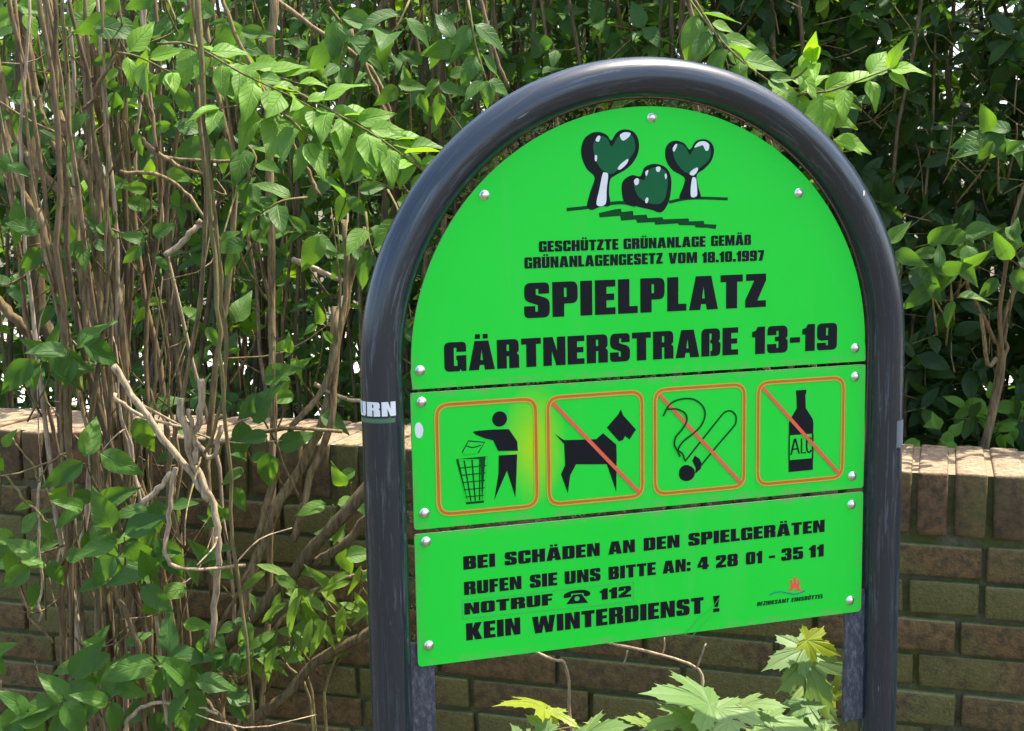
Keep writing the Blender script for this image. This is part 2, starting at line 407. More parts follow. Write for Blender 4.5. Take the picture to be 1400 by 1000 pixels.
# ------------------------------------------------------------------ flat graphics: polygons with holes, extruded a hair
def fillet(pts):
    out = []; n = len(pts)
    for i, p in enumerate(pts):
        if len(p) == 2 or not p[2]: out.append((p[0], p[1])); continue
        P = Vector(p[:2]); A = Vector(pts[i - 1][:2]); B = Vector(pts[(i + 1) % n][:2])
        da, db = (A - P), (B - P); r = min(p[2], da.length * .48, db.length * .48)
        s, e = P + da.normalized() * r, P + db.normalized() * r
        for k in range(6):
            t = k / 5; q = s * (1 - t) ** 2 + P * 2 * t * (1 - t) + e * t * t; out.append((q.x, q.y))
    return out
def fill_mesh(name, contours, th=.0003, z0=.0):
    cu = bpy.data.curves.new('tmp', 'CURVE'); cu.dimensions = '2D'; cu.fill_mode = 'BOTH'; cu.extrude = th / 2
    for c in contours:
        s = cu.splines.new('POLY'); s.points.add(len(c) - 1); s.use_cyclic_u = True
        s.points.foreach_set('co', np.array([(x, y, 0, 1) for x, y in c], np.float32).ravel())
    o = bpy.data.objects.new('tmp', cu); COL.objects.link(o)
    dg = bpy.context.evaluated_depsgraph_get(); dg.update()
    me = bpy.data.meshes.new_from_object(o.evaluated_get(dg)); me.name = name
    bpy.data.objects.remove(o); bpy.data.curves.remove(cu)
    for v in me.vertices: v.co.z += z0 + th / 2
    me.materials.clear(); me.polygons.foreach_set('use_smooth', np.zeros(len(me.polygons), bool))
    return me
def smooth_loop(P, n=8):
    P = [Vector((p[0], p[1], 0)) for p in P]; m = len(P); out = []
    for i in range(m):
        a_, b_, c_, d_ = P[i - 1], P[i], P[(i + 1) % m], P[(i + 2) % m]
        for k in range(n):
            t = k / n
            q = .5 * ((2 * b_) + (c_ - a_) * t + (2 * a_ - 5 * b_ + 4 * c_ - d_) * t * t + (3 * b_ - a_ - 3 * c_ + d_) * t ** 3)
            out.append((q.x, q.y))
    return out
def stroke(P, wd, smooth=0, closed=False):
    P = [Vector((p[0], p[1], 0)) for p in P]
    if smooth: P = catmull(P, smooth)
    L, R = [], []; n = len(P)
    for i in range(n):
        d = (P[min(i + 1, n - 1)] - P[max(i - 1, 0)]).normalized(); nn = Vector((-d.y, d.x, 0))
        L.append(P[i] + nn * wd / 2); R.append(P[i] - nn * wd / 2)
    return [(p.x, p.y) for p in L + R[::-1]]

r_ = .20
GL = {
 'A': (.98, [[(0,0),(.38,0),(.41,.17),(.57,.17),(.60,0),(.98,0),(.75,1),(.23,1)], [(.445,.34),(.535,.34),(.49,.70)]]),
 'B': (.82, [[(0,0),(.82,0,r_),(.82,.47,.1),(.74,.52),(.81,.57,.1),(.81,1,r_),(0,1)], [(.37,.2),(.46,.2),(.46,.41),(.37,.41)], [(.37,.61),(.45,.61),(.45,.81),(.37,.81)]]),
 'C': (.82, [[(0,0,r_),(.82,0,r_),(.82,.40),(.46,.40),(.46,.19),(.36,.19),(.36,.81),(.46,.81),(.46,.62),(.82,.62),(.82,1,r_),(0,1,r_)]]),
 'D': (.82, [[(0,0),(.82,0,r_),(.82,1,r_),(0,1)], [(.37,.2),(.46,.2),(.46,.8),(.37,.8)]]),
 'E': (.66, [[(0,0),(.66,0),(.66,.2),(.37,.2),(.37,.41),(.62,.41),(.62,.6),(.37,.6),(.37,.8),(.66,.8),(.66,1),(0,1)]]),
 'F': (.64, [[(0,0),(.37,0),(.37,.40),(.60,.40),(.60,.6),(.37,.6),(.37,.8),(.64,.8),(.64,1),(0,1)]]),
 'G': (.82, [[(0,0,r_),(.56,0),(.60,.08),(.64,0),(.82,0),(.82,.54),(.45,.54),(.45,.38),(.49,.38),(.49,.19),(.36,.19),(.36,.81),(.46,.81),(.46,.66),(.82,.66),(.82,1,r_),(0,1,r_)]]),
 'H': (.86, [[(0,0),(.37,0),(.37,.4),(.49,.4),(.49,0),(.86,0),(.86,1),(.49,1),(.49,.61),(.37,.61),(.37,1),(0,1)]]),
 'I': (.38, [[(0,0),(.38,0),(.38,1),(0,1)]]),
 'K': (.90, [[(0,0),(.37,0),(.37,.36),(.50,0),(.90,0),(.67,.53),(.88,1),(.50,1),(.37,.68),(.37,1),(0,1)]]),
 'L': (.64, [[(0,0),(.64,0),(.64,.21),(.37,.21),(.37,1),(0,1)]]),
 'M': (1.12, [[(0,0),(.32,0),(.32,.55),(.43,0),(.69,0),(.80,.55),(.80,0),(1.12,0),(1.12,1),(.70,1),(.56,.45),(.42,1),(0,1)]]),
 'N': (.86, [[(0,0),(.33,0),(.33,.52),(.50,0),(.86,0),(.86,1),(.53,1),(.53,.50),(.37,1),(0,1)]]),
 'O': (.82, [[(0,0,r_),(.82,0,r_),(.82,1,r_),(0,1,r_)], [(.36,.19),(.46,.19),(.46,.81),(.36,.81)]]),
 'P': (.80, [[(0,0),(.37,0),(.37,.37),(.80,.37,r_),(.80,1,r_),(0,1)], [(.37,.56),(.45,.56),(.45,.82),(.37,.82)]]),
 'R': (.84, [[(0,0),(.37,0),(.37,.42),(.46,.42),(.46,0),(.84,0),(.84,.44,.1),(.75,.51),(.83,.58,.1),(.83,1,r_),(0,1)], [(.37,.60),(.46,.60),(.46,.82),(.37,.82)]]),
 'S': (.80, [[(0,0,r_),(.80,0,r_),(.80,.52,.16),(.37,.66),(.37,.82),(.45,.82),(.45,.68),(.79,.68),(.79,1,r_),(.01,1,r_),(.01,.50,.16),(.43,.36),(.43,.18),(.35,.18),(.35,.34),(0,.34)]]),
 'T': (.76, [[(.19,0),(.57,0),(.57,.79),(.76,.79),(.76,1),(0,1),(0,.79),(.19,.79)]]),
 'U': (.82, [[(0,0,r_),(.82,0,r_),(.82,1),(.46,1),(.46,.19),(.36,.19),(.36,1),(0,1)]]),
 'V': (.90, [[(.22,0),(.68,0),(.90,1),(.53,1),(.45,.40),(.37,1),(0,1)]]),
 'W': (1.30, [[(.16,0),(.55,0),(.65,.5),(.75,0),(1.14,0),(1.30,1),(.96,1),(.92,.45),(.81,1),(.49,1),(.38,.45),(.34,1),(0,1)]]),
 'Z': (.72, [[(0,0),(.72,0),(.72,.2),(.42,.2),(.72,.80),(.72,1),(.03,1),(.03,.8),(.31,.8),(0,.22)]]),
 'ß': (.80, [[(0,0),(.34,0),(.34,.82),(.43,.82),(.43,.62),(.37,.57),(.37,.49),(.45,.44),(.45,.19),(.38,.19),(.38,0),(.80,0,r_),(.80,.46,.1),(.71,.53),(.78,.60,.1),(.78,1,r_),(0,1,r_)]]),
 '0': (.80, [[(0,0,r_),(.80,0,r_),(.80,1,r_),(0,1,r_)], [(.36,.19),(.44,.19),(.44,.81),(.36,.81)]]),
 '1': (.50, [[(.12,0),(.50,0),(.50,1),(.22,1),(.14,.86),(0,.82),(0,.62),(.12,.62)]]),
 '2': (.80, [[(0,0),(.80,0),(.80,.22),(.42,.22),(.80,.62),(.80,1,r_),(0,1,r_),(0,.62),(.36,.62),(.36,.81),(.44,.81),(.44,.62),(0,.24)]]),
 '3': (.80, [[(0,0,r_),(.80,0,r_),(.80,.46,.1),(.72,.52),(.79,.58,.1),(.79,1,r_),(.01,1,r_),(.01,.66),(.36,.66),(.36,.81),(.44,.81),(.44,.60),(.30,.60),(.30,.43),(.44,.43),(.44,.19),(.36,.19),(.36,.34),(0,.34)]]),
 '4': (.84, [[(.36,0),(.74,0),(.74,.17),(.84,.17),(.84,.36),(.74,.36),(.74,1),(.30,1),(0,.36),(0,.17),(.36,.17)], [(.22,.36),(.37,.36),(.37,.68)]]),
 '5': (.80, [[(0,0,r_),(.80,0,r_),(.80,.66,r_),(.38,.66),(.38,.81),(.76,.81),(.76,1),(.02,1),(.02,.45),(.36,.45),(.44,.48),(.44,.19),(.36,.19),(.36,.34),(0,.34)]]),
 '7': (.70, [[(.10,0),(.50,0),(.70,.80),(.70,1),(0,1),(0,.79),(.34,.79)]]),
 '8': (.82, [[(0,0,r_),(.82,0,r_),(.82,.46,.1),(.74,.52),(.81,.58,.1),(.81,1,r_),(.01,1,r_),(.01,.58,.1),(.08,.52),(0,.46,.1)], [(.36,.18),(.46,.18),(.46,.42),(.36,.42)], [(.36,.61),(.46,.61),(.46,.82),(.36,.82)]]),
 '9': (.80, [[(.0,0,r_),(.80,0,r_),(.80,1,r_),(0,1,r_),(0,.36,r_),(.44,.36),(.44,.18),(.36,.18),(.36,.28),(0,.28)], [(.36,.54),(.44,.54),(.44,.82),(.36,.82)]]),
 '-': (.40, [[(0,.34),(.40,.34),(.40,.54),(0,.54)]]),
 '.': (.32, [[(0,0),(.32,0),(.32,.26),(0,.26)]]),
 ':': (.32, [[(0,0),(.32,0),(.32,.26),(0,.26)], [(0,.46),(.32,.46),(.32,.72),(0,.72)]]),
 '!': (.38, [[(.02,0),(.36,0),(.36,.22),(.02,.22)], [(.10,.30),(.28,.30),(.38,1),(0,1)]]),
}
for u_, b_ in (('Ä', 'A'), ('Ü', 'U'), ('Ö', 'O')):
    wd, cs = GL[b_]; m_ = wd / 2
    GL[u_] = (wd, cs + [[(m_ - .24, 1.07), (m_ - .05, 1.07), (m_ - .05, 1.23), (m_ - .24, 1.23)], [(m_ + .05, 1.07), (m_ + .24, 1.07), (m_ + .24, 1.23), (m_ + .05, 1.23)]])
def text_contours(s, x0, x1, base, h, gap=.085, slant=0, thin=1.0):
    wds = [(.45 if ch == ' ' else GL[ch][0]) for ch in s]
    tot = sum(wds) + gap * (len(s) - 1); k = (x1 - x0) / tot; x = 0; out = []
    for ch, wd in zip(s, wds):
        if ch != ' ':
            for c in GL[ch][1]:
                sc = [(p[0] , p[1]) + tuple(p[2:]) for p in c]
                out.append([(x0 + (x + px) * k + slant * py * h, base + py * h) for px, py in fillet(sc)])
        x += wd + gap
    return out
def px_text(words, h):   # words: (text, left px, left baseline px, right px, right baseline px)
    out = []
    for s, xl, yl, xr, yr in words:
        A, B = sg(xl, yl), sg(xr, yr); out += text_contours(s, A[0], B[0], (A[1] + B[1]) / 2, h)
    return out

# ------------------------------------------------------------------ the sign
sign = empty('playground_sign', SMAT @ Vector((0, -(SO.z), -.006)), 'bright green playground sign in a dark grey arched tube frame', 'sign')
TR, AR, ZC, AX = .0245, .3313, .0241, -.006
a = Acc(); path = []
zb = -SO.z - .05
for i in range(24): path.append(SMAT @ Vector((-AR, zb + (ZC - zb) * i / 24, AX)))
for i in range(65):
    t = math.pi - math.pi * i / 64; path.append(SMAT @ Vector((AR * math.cos(t), ZC + AR * math.sin(t), AX)))
for i in range(1, 25): path.append(SMAT @ Vector((AR, ZC + (zb - ZC) * i / 24, AX)))
tube(a, path, TR, TR, 40)
frame = obj('frame', a.mesh('frame'), M['tube'], sign)
for s, zend in ((-1, -.52), (1, -.4845)):
    a = Acc(); x0, x1 = sorted((s * .3085, s * .2785))
    box(a, (x0, zend, -.0095), (x1, -.305, -.0035), .0012, fr=lambda c: SMAT @ c)
    obj('mounting_bar', a.mesh('mounting_bar', False), M['bar'], sign)

HP = .0
def panel(name, outline, th=.0028):
    cu = fill_mesh(name, [outline], th, -th)
    bm = bmesh.new(); bm.from_mesh(cu); bmesh.ops.remove_doubles(bm, verts=bm.verts, dist=1e-6)
    for f in bm.faces: f.material_index = 0 if abs(f.normal.z) > .7 else 1
    bm.to_mesh(cu); bm.free()
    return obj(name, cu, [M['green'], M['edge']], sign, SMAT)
arch = [(-.3, 0, .003), (.3, 0, .003)]
t0 = math.acos(.3 / .30095) if False else 0
out = fillet(arch)
pr = .2976
for i in range(97):
    t = math.pi * i / 96; x = pr * math.cos(t); z_ = ZC + pr * math.sin(t)
    out.append((x, z_))
GAP = -.0042
p1 = panel('sign_panel', [q for q in fillet([(-.2995, 0, .003), (.2995, 0, .003), (.2985, .02), ]) ] + out[len(fillet(arch)):] + [(-.2985, .02)])
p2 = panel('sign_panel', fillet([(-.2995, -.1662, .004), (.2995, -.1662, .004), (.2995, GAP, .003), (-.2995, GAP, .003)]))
p3 = panel('sign_panel', fillet([(-.2995, -.3331, .006), (.2995, -.3331, .006), (.2995, -.1718, .003), (-.2995, -.1718, .003)]))
tag(p1, 'arched top panel with tree emblem and place name', None); tag(p2, 'middle panel with four pictograms', None); tag(p3, 'bottom panel with contact text', None)
TX = .0002
def gfx(name, cs, mat, par, z=0.0, th=.0002):
    return obj(name, fill_mesh(name, cs, th, z + .00005), M[mat], par, SMAT)
# --- screws: low round heads with a cross slot, each standing on its panel
def screw_mesh():
    bm = bmesh.new(); prof = [(.0, .0036), (.0016, .0035), (.0030, .0030), (.0040, .0020), (.0045, .0008), (.0046, 0), (.0058, 0), (.0058, -.0006)]
    prof = [(.0, .0036), (.0018, .0035), (.0031, .0029), (.0041, .0019), (.0045, .0009), (.0060, .0009), (.0062, .0)]
    rings = []; ns = 16
    for r, h in prof:
        rings.append([bm.verts.new((r * math.cos(2 * math.pi * k / ns), r * math.sin(2 * math.pi * k / ns), h)) for k in range(ns)] if r else [bm.verts.new((0, 0, h))])
    for i in range(len(rings) - 1):
        A, B = rings[i], rings[i + 1]
        for k in range(ns):
            if len(A) == 1: bm.faces.new((A[0], B[k], B[(k + 1) % ns]))
            else: bm.faces.new((A[k], B[k], B[(k + 1) % ns], A[(k + 1) % ns]))
    me = bpy.data.meshes.new('screw'); bmesh.ops.recalc_face_normals(bm, faces=bm.faces); bm.to_mesh(me); bm.free()
    me.polygons.foreach_set('use_smooth', np.ones(len(me.polygons), bool)); me.materials.append(M['steel']); return me
sm = screw_mesh()
for par, pts in ((p1, [(891, 161), (662, 267), (1092, 264), (574, 507), (1169, 476)]), (p2, [(576, 550), (1169, 515), (580, 702), (1165, 651)]), (p3, [(582, 741), (1164, 690), (586, 883), (1162, 821)])):
    for q in pts:
        o = link(bpy.data.objects.new('screw', sm)); x, y = sg(*q)
        o.matrix_basis = SMAT @ Matrix.Translation((x, y, .0)) @ Matrix.Rotation(q[0] * .7, 4, 'Z'); o.parent = par; o.matrix_parent_inverse = world_of(par).inverted()
# --- lettering of the arched panel
gfx('lettering', px_text([('GESCHÜTZTE', 736.8, 345, 845.5, 341.5), ('GRÜNANLAGE', 852.5, 341.3, 964.5, 337.3), ('GEMÄß', 972, 337, 1026.8, 335)], .0128) +
    px_text([('GRÜNANLAGENGESETZ', 717, 367.2, 906, 361.2), ('VOM', 914, 361, 953, 359.6), ('18.10.1997', 960, 359.4, 1044.5, 357)], .0132), 'black', p1)
gfx('lettering', px_text([('SPIELPLATZ', 716.7, 434.5, 1047, 420.8)], .0415), 'black', p1)
gfx('lettering', px_text([('GÄRTNERSTRAßE', 607.7, 508.4, 1009, 485.6), ('13-19', 1028, 484.4, 1144, 478.4)], .0343), 'black', p1)
def zc_(ox, oy, s): return lambda pts: [sg(ox + x / s, oy + y / s) for x, y in pts]
# --- tree emblem
Z = zc_(740, 160, 4.667)
em = gfx('tree_emblem', [smooth_loop(Z([(255,200),(275,140),(320,104),(370,97),(418,116),(447,150),(480,102),(530,80),(590,97),(620,150),(620,220),(590,285),(540,335),(470,375),(440,402),(432,480),(438,565),(380,572),(325,594),(292,570),(312,480),(340,388),(290,332),(260,265)])),
    smooth_loop(Z([(512,450),(530,400),(580,372),(632,378),(660,322),(720,300),(785,317),(820,362),(830,430),(815,535),(768,608),(700,593),(600,570),(530,545)])),
    smooth_loop(Z([(790,220),(810,172),(855,152),(910,168),(948,208),(985,157),(1040,142),(1085,167),(1102,215),(1085,280),(1040,332),(992,372),(1003,450),(1016,515),(960,521),(882,521),(907,440),(912,388),(840,342),(800,287)]))], 'black', p1)
gfx('emblem_crown', [smooth_loop(Z(c)) for c in (
    [(330,190),(347,142),(378,122),(420,138),(448,190),(485,132),(530,112),(580,123),(598,180),(588,230),(540,290),(480,345),(440,365),(390,342),(347,278)],
    [(590,440),(602,402),(632,398),(657,402),(672,352),(720,322),(780,337),(805,382),(803,450),(788,520),(750,556),(680,548),(620,510)],
    [(838,222),(855,182),(890,173),(922,198),(948,240),(980,192),(1030,168),(1070,187),(1081,225),(1068,275),(1020,320),(960,358),(910,348),(860,290)])], 'dkgreen', p1, .0003)
gfx('emblem_highlight', [smooth_loop(Z(c), 5) for c in (
    [(500,118),(530,99),(566,103),(560,126),(520,152)], [(345,150),(360,122),(376,126),(366,158)], [(342,245),(355,250),(352,282),(341,278)], [(486,330),(508,300),(552,268),(545,298),(505,335)],
    [(390,365),(405,356),(425,370),(416,460),(408,557),(352,560),(370,460)],
    [(590,410),(605,392),(622,400),(618,428),(600,436)], [(730,325),(745,317),(760,325),(752,350),(735,348)], [(662,355),(676,340),(682,346),(670,378)], [(786,370),(795,362),(800,380),(792,398)], [(662,530),(672,515),(682,522),(676,548),(664,548)],
    [(838,200),(855,175),(866,178),(852,215),(842,222)], [(975,195),(1000,163),(1040,156),(1070,178),(1062,215),(1045,212),(1030,182),(1005,188)], [(945,365),(962,340),(996,324),(994,348),(970,374)],
    [(962,392),(975,386),(986,396),(993,460),(990,505),(956,510),(952,460)])], 'white', p1, .0005)
gfx('emblem_ground', [stroke(Z([(162,592),(290,578),(420,556),(520,548),(600,566)]), .0040, 16), stroke(Z([(815,545),(900,526),(1000,518),(1190,524)]), .0036, 12)], 'line', p1, -.00003)
gfx('emblem_shadow', [Z([(368,614),(470,590),(508,586),(512,607),(585,600),(588,628),(672,624),(678,646),(772,640),(778,654),(940,648),(942,667),(1036,664),(1040,684),(1118,688),(1112,716),(1060,708),(985,706),(980,693),(880,691),(872,680),(728,689),(722,672),(612,677),(604,655),(510,663),(503,632),(372,642)])], 'line', p1, -.00001)
# --- pictograms
def ring_frame(cx, cy, w_, h_, r, wd):
    def rr(d): return fillet([(cx - w_ / 2 - d, cy - h_ / 2 - d, r + d), (cx + w_ / 2 + d, cy - h_ / 2 - d, r + d), (cx + w_ / 2 + d, cy + h_ / 2 + d, r + d), (cx - w_ / 2 - d, cy + h_ / 2 + d, r + d)])
    return [rr(wd / 2), rr(-wd / 2)]
CX = [-.2087, -.0720, .0662, .2068]; CY = [-.0853, -.0853, -.0847, -.0845]
for cx, cy in zip(CX, CY):
    gfx('pictogram_frame', ring_frame(cx, cy, .1212, .1302, .015, .0052), 'brown', p2)
    f2 = ring_frame(cx, cy, .1212, .1302, .015, .0052); 
    def ringo(d, wd): return ring_frame(cx, cy, .1212 + d, .1302 + d, .015 + d / 2, wd)
    gfx('frame_outline', ringo(.0044, .0013) + ringo(-.0044, .0013), 'orange', p2, .0003)
Z = zc_(550, 500, 4.0)
hc = Z([(532, 292)])[0]
bin_c = [Z([(295,512),(467,495),(466,508),(296,525)]), Z([(295,512),(307,511),(361,757),(349,758)]), Z([(455,498),(467,495),(446,750),(436,751)]), Z([(349,747),(446,738),(446,750),(349,759)])]
for f in (.25, .5, .75):
    t1 = (295 + 172 * f, 512 - 17 * f); t2 = (352 + 94 * f, 752 - 8 * f)
    bin_c.append(stroke(Z([(t1[0], t1[1] + 12), (t2[0], t2[1] - 9)]), .0017))
bin_h = []
for f in (.2, .36, .52, .68, .84):
    xl = 295 + 55 * f; xr = 467 - 21 * f; yl = 512 + 246 * f; yr = 495 + 255 * f
    bin_h.append(stroke(Z([(xl + 4, yl), (xr - 4, yr)]), .0011))
gfx('pictogram_person', [[(hc[0] + .0092 * math.cos(k * .2618), hc[1] + .0092 * math.sin(k * .2618)) for k in range(24)],
    Z([(385,362),(420,356),(500,350),(583,348),(628,415),(632,466),(524,468),(497,410),(450,398),(400,378)]),
    Z([(527,492),(628,486),(624,600),(618,720),(572,575),(503,735),(526,590)])], 'black', p2)
gfx('pictogram_bin', bin_c, 'line', p2); gfx('pictogram_bin_mesh', bin_h, 'line', p2, .0003)
gfx('pictogram_litter', [stroke(Z([(328,474),(362,412),(450,420),(415,478),(338,490),(328,470)]), .0014), stroke(Z([(352,440),(385,448),(430,436)]), .0012, 8)], 'line', p2)
gfx('pictogram_dog', [Z([(835,375),(885,408),(1060,403),(1098,370),(1170,432),(1172,500),(1170,690),(1118,540),(950,540),(918,600),(905,698),(868,595),(890,545),(885,430)]),
    Z([(1195,240),(1208,272),(1278,350),(1242,405),(1218,385),(1206,408),(1185,415),(1118,340),(1180,268)])], 'black', p2)
def slash(i):
    x, y = CX[i], CY[i]; A = (x - .0545, y + .0590); B = (x + .0560, y - .0600)
    gfx('pictogram_slash', [stroke([A, B], .0046)], 'red', p2, .0005)
for i in (1, 2, 3): slash(i)
Z = zc_(850, 480, 4.0)
gfx('pictogram_cigarette', [smooth_loop(Z([(312,672),(322,640),(352,624),(388,638),(400,668),(385,700),(352,712),(322,700)]), 5), Z([(385,600),(400,572),(425,590),(437,615),(432,645),(402,672),(404,640)])], 'black', p2)
gfx('cigarette_outline', [stroke(Z([(345,604),(450,472),(548,350),(575,330),(600,330),(622,352),(624,385),(610,415),(520,520),(432,628)]), .0021, 40)], 'line', p2, .0003)
gfx('cigarette_smoke', [stroke(Z([(226,356),(262,292),(320,264),(390,264),(440,300),(455,350),(432,410),(385,455),(335,495),(308,540),(330,560),(345,598)]), .0021, 48)], 'line', p2, .0006)
gfx('cigarette_smoke', [stroke(Z([(246,318),(300,318),(345,342),(354,382),(328,430),(296,468),(287,512),(305,548),(318,578)]), .0021, 40)], 'line', p2, .0009)
gfx('pictogram_bottle', [Z([(953,216),(1010,212),(1008,232),(1004,240),(1006,312),(1044,372),(1048,392),(1047,452),(914,462),(913,396),(918,380),(957,314),(955,240),(953,236)]), Z([(912,598),(1046,586),(1045,650),(912,663)])], 'black', p2)
gfx('bottle_label', [Z([(912,461),(919,460.5),(918,599),(911,599)]), Z([(1040,452.5),(1048,452.5),(1047,587),(1040,587)])], 'black', p2, .0003)
def thin_text():
    return [Z([(921,569),(941,480),(954,479),(974,561),(966,562),(948,494),(930,568)]), stroke(Z([(932,538),(962,535)]), .0018), stroke(Z([(983,478),(983,558),(1006,556)]), .0022), stroke(Z([(1036,484),(1026,474),(1014,482),(1011,515),(1015,548),(1027,554),(1036,542)]), .0022, 20)]
gfx('bottle_lettering', thin_text(), 'black', p2, .0001)
gfx('paint_blot', [smooth_loop([sg(x, y) for x, y in ((567,585),(570,578.5),(575,579),(578.5,587),(577,596),(573,599.5),(568.5,596))], 5)], 'white', p2)
# --- lettering of the lower panel
h5 = .0163
gfx('lettering', px_text([('BEI', 633.6, 779.6, 677, 774.6), ('SCHÄDEN', 690, 773.4, 820, 760), ('AN', 831.6, 758.8, 868, 755), ('DEN', 880, 753.5, 929, 748.5), ('SPIELGERÄTEN', 941, 747, 1127.2, 727.3)], h5), 'black', p3)
gfx('lettering', px_text([('RUFEN', 634.6, 814, 713, 805.5), ('SIE', 724.5, 804.3, 762, 800.3), ('UNS', 772, 799.2, 821, 794), ('BITTE', 832, 793, 896.5, 786), ('AN:', 906, 784.8, 944, 780.8), ('4', 953.6, 779.5, 969, 778), ('28', 978.6, 777, 1008.7, 773.8), ('01', 1019.6, 772.5, 1042, 770), ('-', 1051, 769.5, 1059.5, 768.5), ('35', 1068, 767.5, 1098, 764), ('11', 1106, 763.2, 1126, 760.6)], h5), 'black', p3)
gfx('lettering', px_text([('NOTRUF', 635, 840.8, 755.5, 827.2), ('112', 820, 820.6, 863, 816)], .0142), 'black', p3)
Z = zc_(560, 660, 3.847)
gfx('telephone_symbol', [smooth_loop(Z([(812,606),(814,588),(845,572),(880,566),(918,564),(946,574),(949,590),(930,598),(916,594),(914,582),(880,582),(850,586),(850,600),(832,606)]), 5), Z([(860,590),(905,586),(938,632),(824,640)]) , ] , 'black', p3)
gfx('telephone_dial', [[(lambda c: (c[0] + .0033 * math.cos(k * .3927), c[1] + .0030 * math.sin(k * .3927)))(Z([(880, 610)])[0]) for k in range(16)]], 'paleline', p3, .0003)
B_ = [sg(*q) for q in ((632.5, 846.5), (632.0, 820.5), (866.5, 794.5), (867, 822.5))]
Bi = [(B_[0][0] + .001, B_[0][1] + .001), (B_[1][0] + .001, B_[1][1] - .001), (B_[2][0] - .001, B_[2][1] - .001), (B_[3][0] - .001, B_[3][1] + .001)]
gfx('text_box_outline', [B_, Bi], 'paleline', p3, .0002)
gfx('lettering', px_text([('KEIN', 637.5, 875.8, 711.5, 867.5), ('WINTERDIENST', 727.7, 865.6, 961.8, 839.8), ('!', 974.5, 837.5, 984, 836.2)], .0212), 'black', p3)
A_, B2 = sg(1034.5, 829), sg(1125, 816.5)
gfx('lettering', text_contours('BEZIRKSAMT', A_[0], sg(1078, 823)[0], A_[1], .0054, .10, .2) + text_contours('EIMSBÜTTEL', sg(1081.5, 822.5)[0], B2[0], A_[1], .0054, .10, .2), 'line', p3)
gfx('scratch', [stroke([sg(*q) for q in ((984, 816), (972, 832), (955, 846), (936, 868))], .0007, 12)], 'paleline', p3, .0009)
gfx('scratch', [stroke([sg(*q) for q in ((978, 838), (962, 852), (944, 872))], .0005, 8)], 'paleline', p3, .0010)
# city arms: a small red gate with three towers over a blue wave
Z = zc_(1000, 760, 8.75)
gfx('city_emblem', [Z([(690,425),(690,395),(705,395),(700,330),(706,290),(716,280),(728,290),(730,330),(738,330),(744,262),(757,240),(770,262),(778,330),(786,330),(790,290),(800,280),(812,290),(818,330),(812,395),(832,395),(832,425),(785,425),(780,400),(757,385),(734,400),(728,425)])], 'red', p3)
gfx('emblem_wave', [stroke(Z([(455,468),(520,440),(600,432),(680,448),(760,462),(830,440),(880,418)]), .0011, 24)], 'blue', p3, .0003)
# --- sticker round the left upright, paint chips
stk_z0, stk_z1 = sg(517, 576)[1], sg(517, 553)[1]
def on_tube(x, y, lift=.0004):   # x: metres round the tube (0 = straight towards the viewer of the sign), y: height
    a_ = x / TR; return SMAT @ Vector((-AR + math.sin(a_) * (TR + lift), y, AX + math.cos(a_) * (TR + lift)))
def wrap_mesh(name, cs, lift):
    me = fill_mesh(name, cs, .00002, 0); bm = bmesh.new(); bm.from_mesh(me)
    bmesh.ops.triangulate(bm, faces=bm.faces)
    bmesh.ops.subdivide_edges(bm, edges=[e for e in bm.edges if e.calc_length() > .004], cuts=2, use_grid_fill=False)
    for v in bm.verts: v.co = on_tube(v.co.x, v.co.y, lift + v.co.z)
    bm.to_mesh(me); bm.free(); return me
y0, y1 = stk_z0 + .0075, stk_z1 + .001
def strip(name, xa, xb, ya, yb, lift):
    ac = Acc(); n = 18; V = []
    for i in range(n + 1):
        x = xa + (xb - xa) * i / n; V += [on_tube(x, ya, lift), on_tube(x, yb, lift)]
    ac.add(V, [(2 * i, 2 * i + 2, 2 * i + 3, 2 * i + 1) for i in range(n)]); return ac.mesh(name)
stk = obj('sticker', strip('sticker', -.062, .0098, y0 - .0072, y0 - .002, .0003), M['stickergreen'], sign)
obj('sticker_lettering', wrap_mesh('sticker_lettering', text_contours('BURN', -.0600, .0108, y0 + .0006, .0165, .10), .0004), M['white'], stk)

def patch(name, par, sx_, xa, xb, ya, yb, mat, seed):
    rp = random.Random(seed); n = 10; V = []
    for i in range(n + 1):
        x = xa + (xb - xa) * i / n
        for y in (ya + rp.uniform(0, .004), yb - rp.uniform(0, .004)):
            a_ = x / TR; V.append(SMAT @ Vector((sx_ * AR + math.sin(a_) * (TR + .0004), y, AX + math.cos(a_) * (TR + .0004))))
    ac = Acc(); ac.add(V, [(2 * i, 2 * i + 2, 2 * i + 3, 2 * i + 1) for i in range(n)]); return obj(name, ac.mesh(name), mat, par)
patch('pale_patch', frame, 1, .004, .024, sg(1200, 612)[1], sg(1200, 572)[1], plain('pale_patch', (.085, .11, .14), .5), 3)  # pale bluish patch on the right upright
def flake(name, par, c3, nrm, rx, ry, mat, rot=0):
    bm = bmesh.new(); rf = random.Random(hash(name) % 97)
    nrm = nrm.normalized(); x = nrm.orthogonal().normalized(); y = nrm.cross(x); x, y = x * math.cos(rot) + y * math.sin(rot), y * math.cos(rot) - x * math.sin(rot)
    vs = [bm.verts.new(c3 + x * rx * math.cos(k * .628) * rf.uniform(.8, 1.1) + y * ry * math.sin(k * .628) * rf.uniform(.8, 1.1) + nrm * .0002) for k in range(10)]
    bm.faces.new(vs); me = bpy.data.meshes.new(name); bm.to_mesh(me); bm.free(); return obj(name, me, mat, par)
tt = math.radians(34.0); nn_ = Vector((math.cos(tt) * .35, math.sin(tt) * .35, .936)).normalized()
cc = Vector((AR * math.cos(tt), ZC + AR * math.sin(tt), AX)) + nn_ * TR
flake('paint_chip', frame, SMAT @ cc, SMAT.to_3x3() @ nn_, .0018, .0045, M['chip'], 2.2)

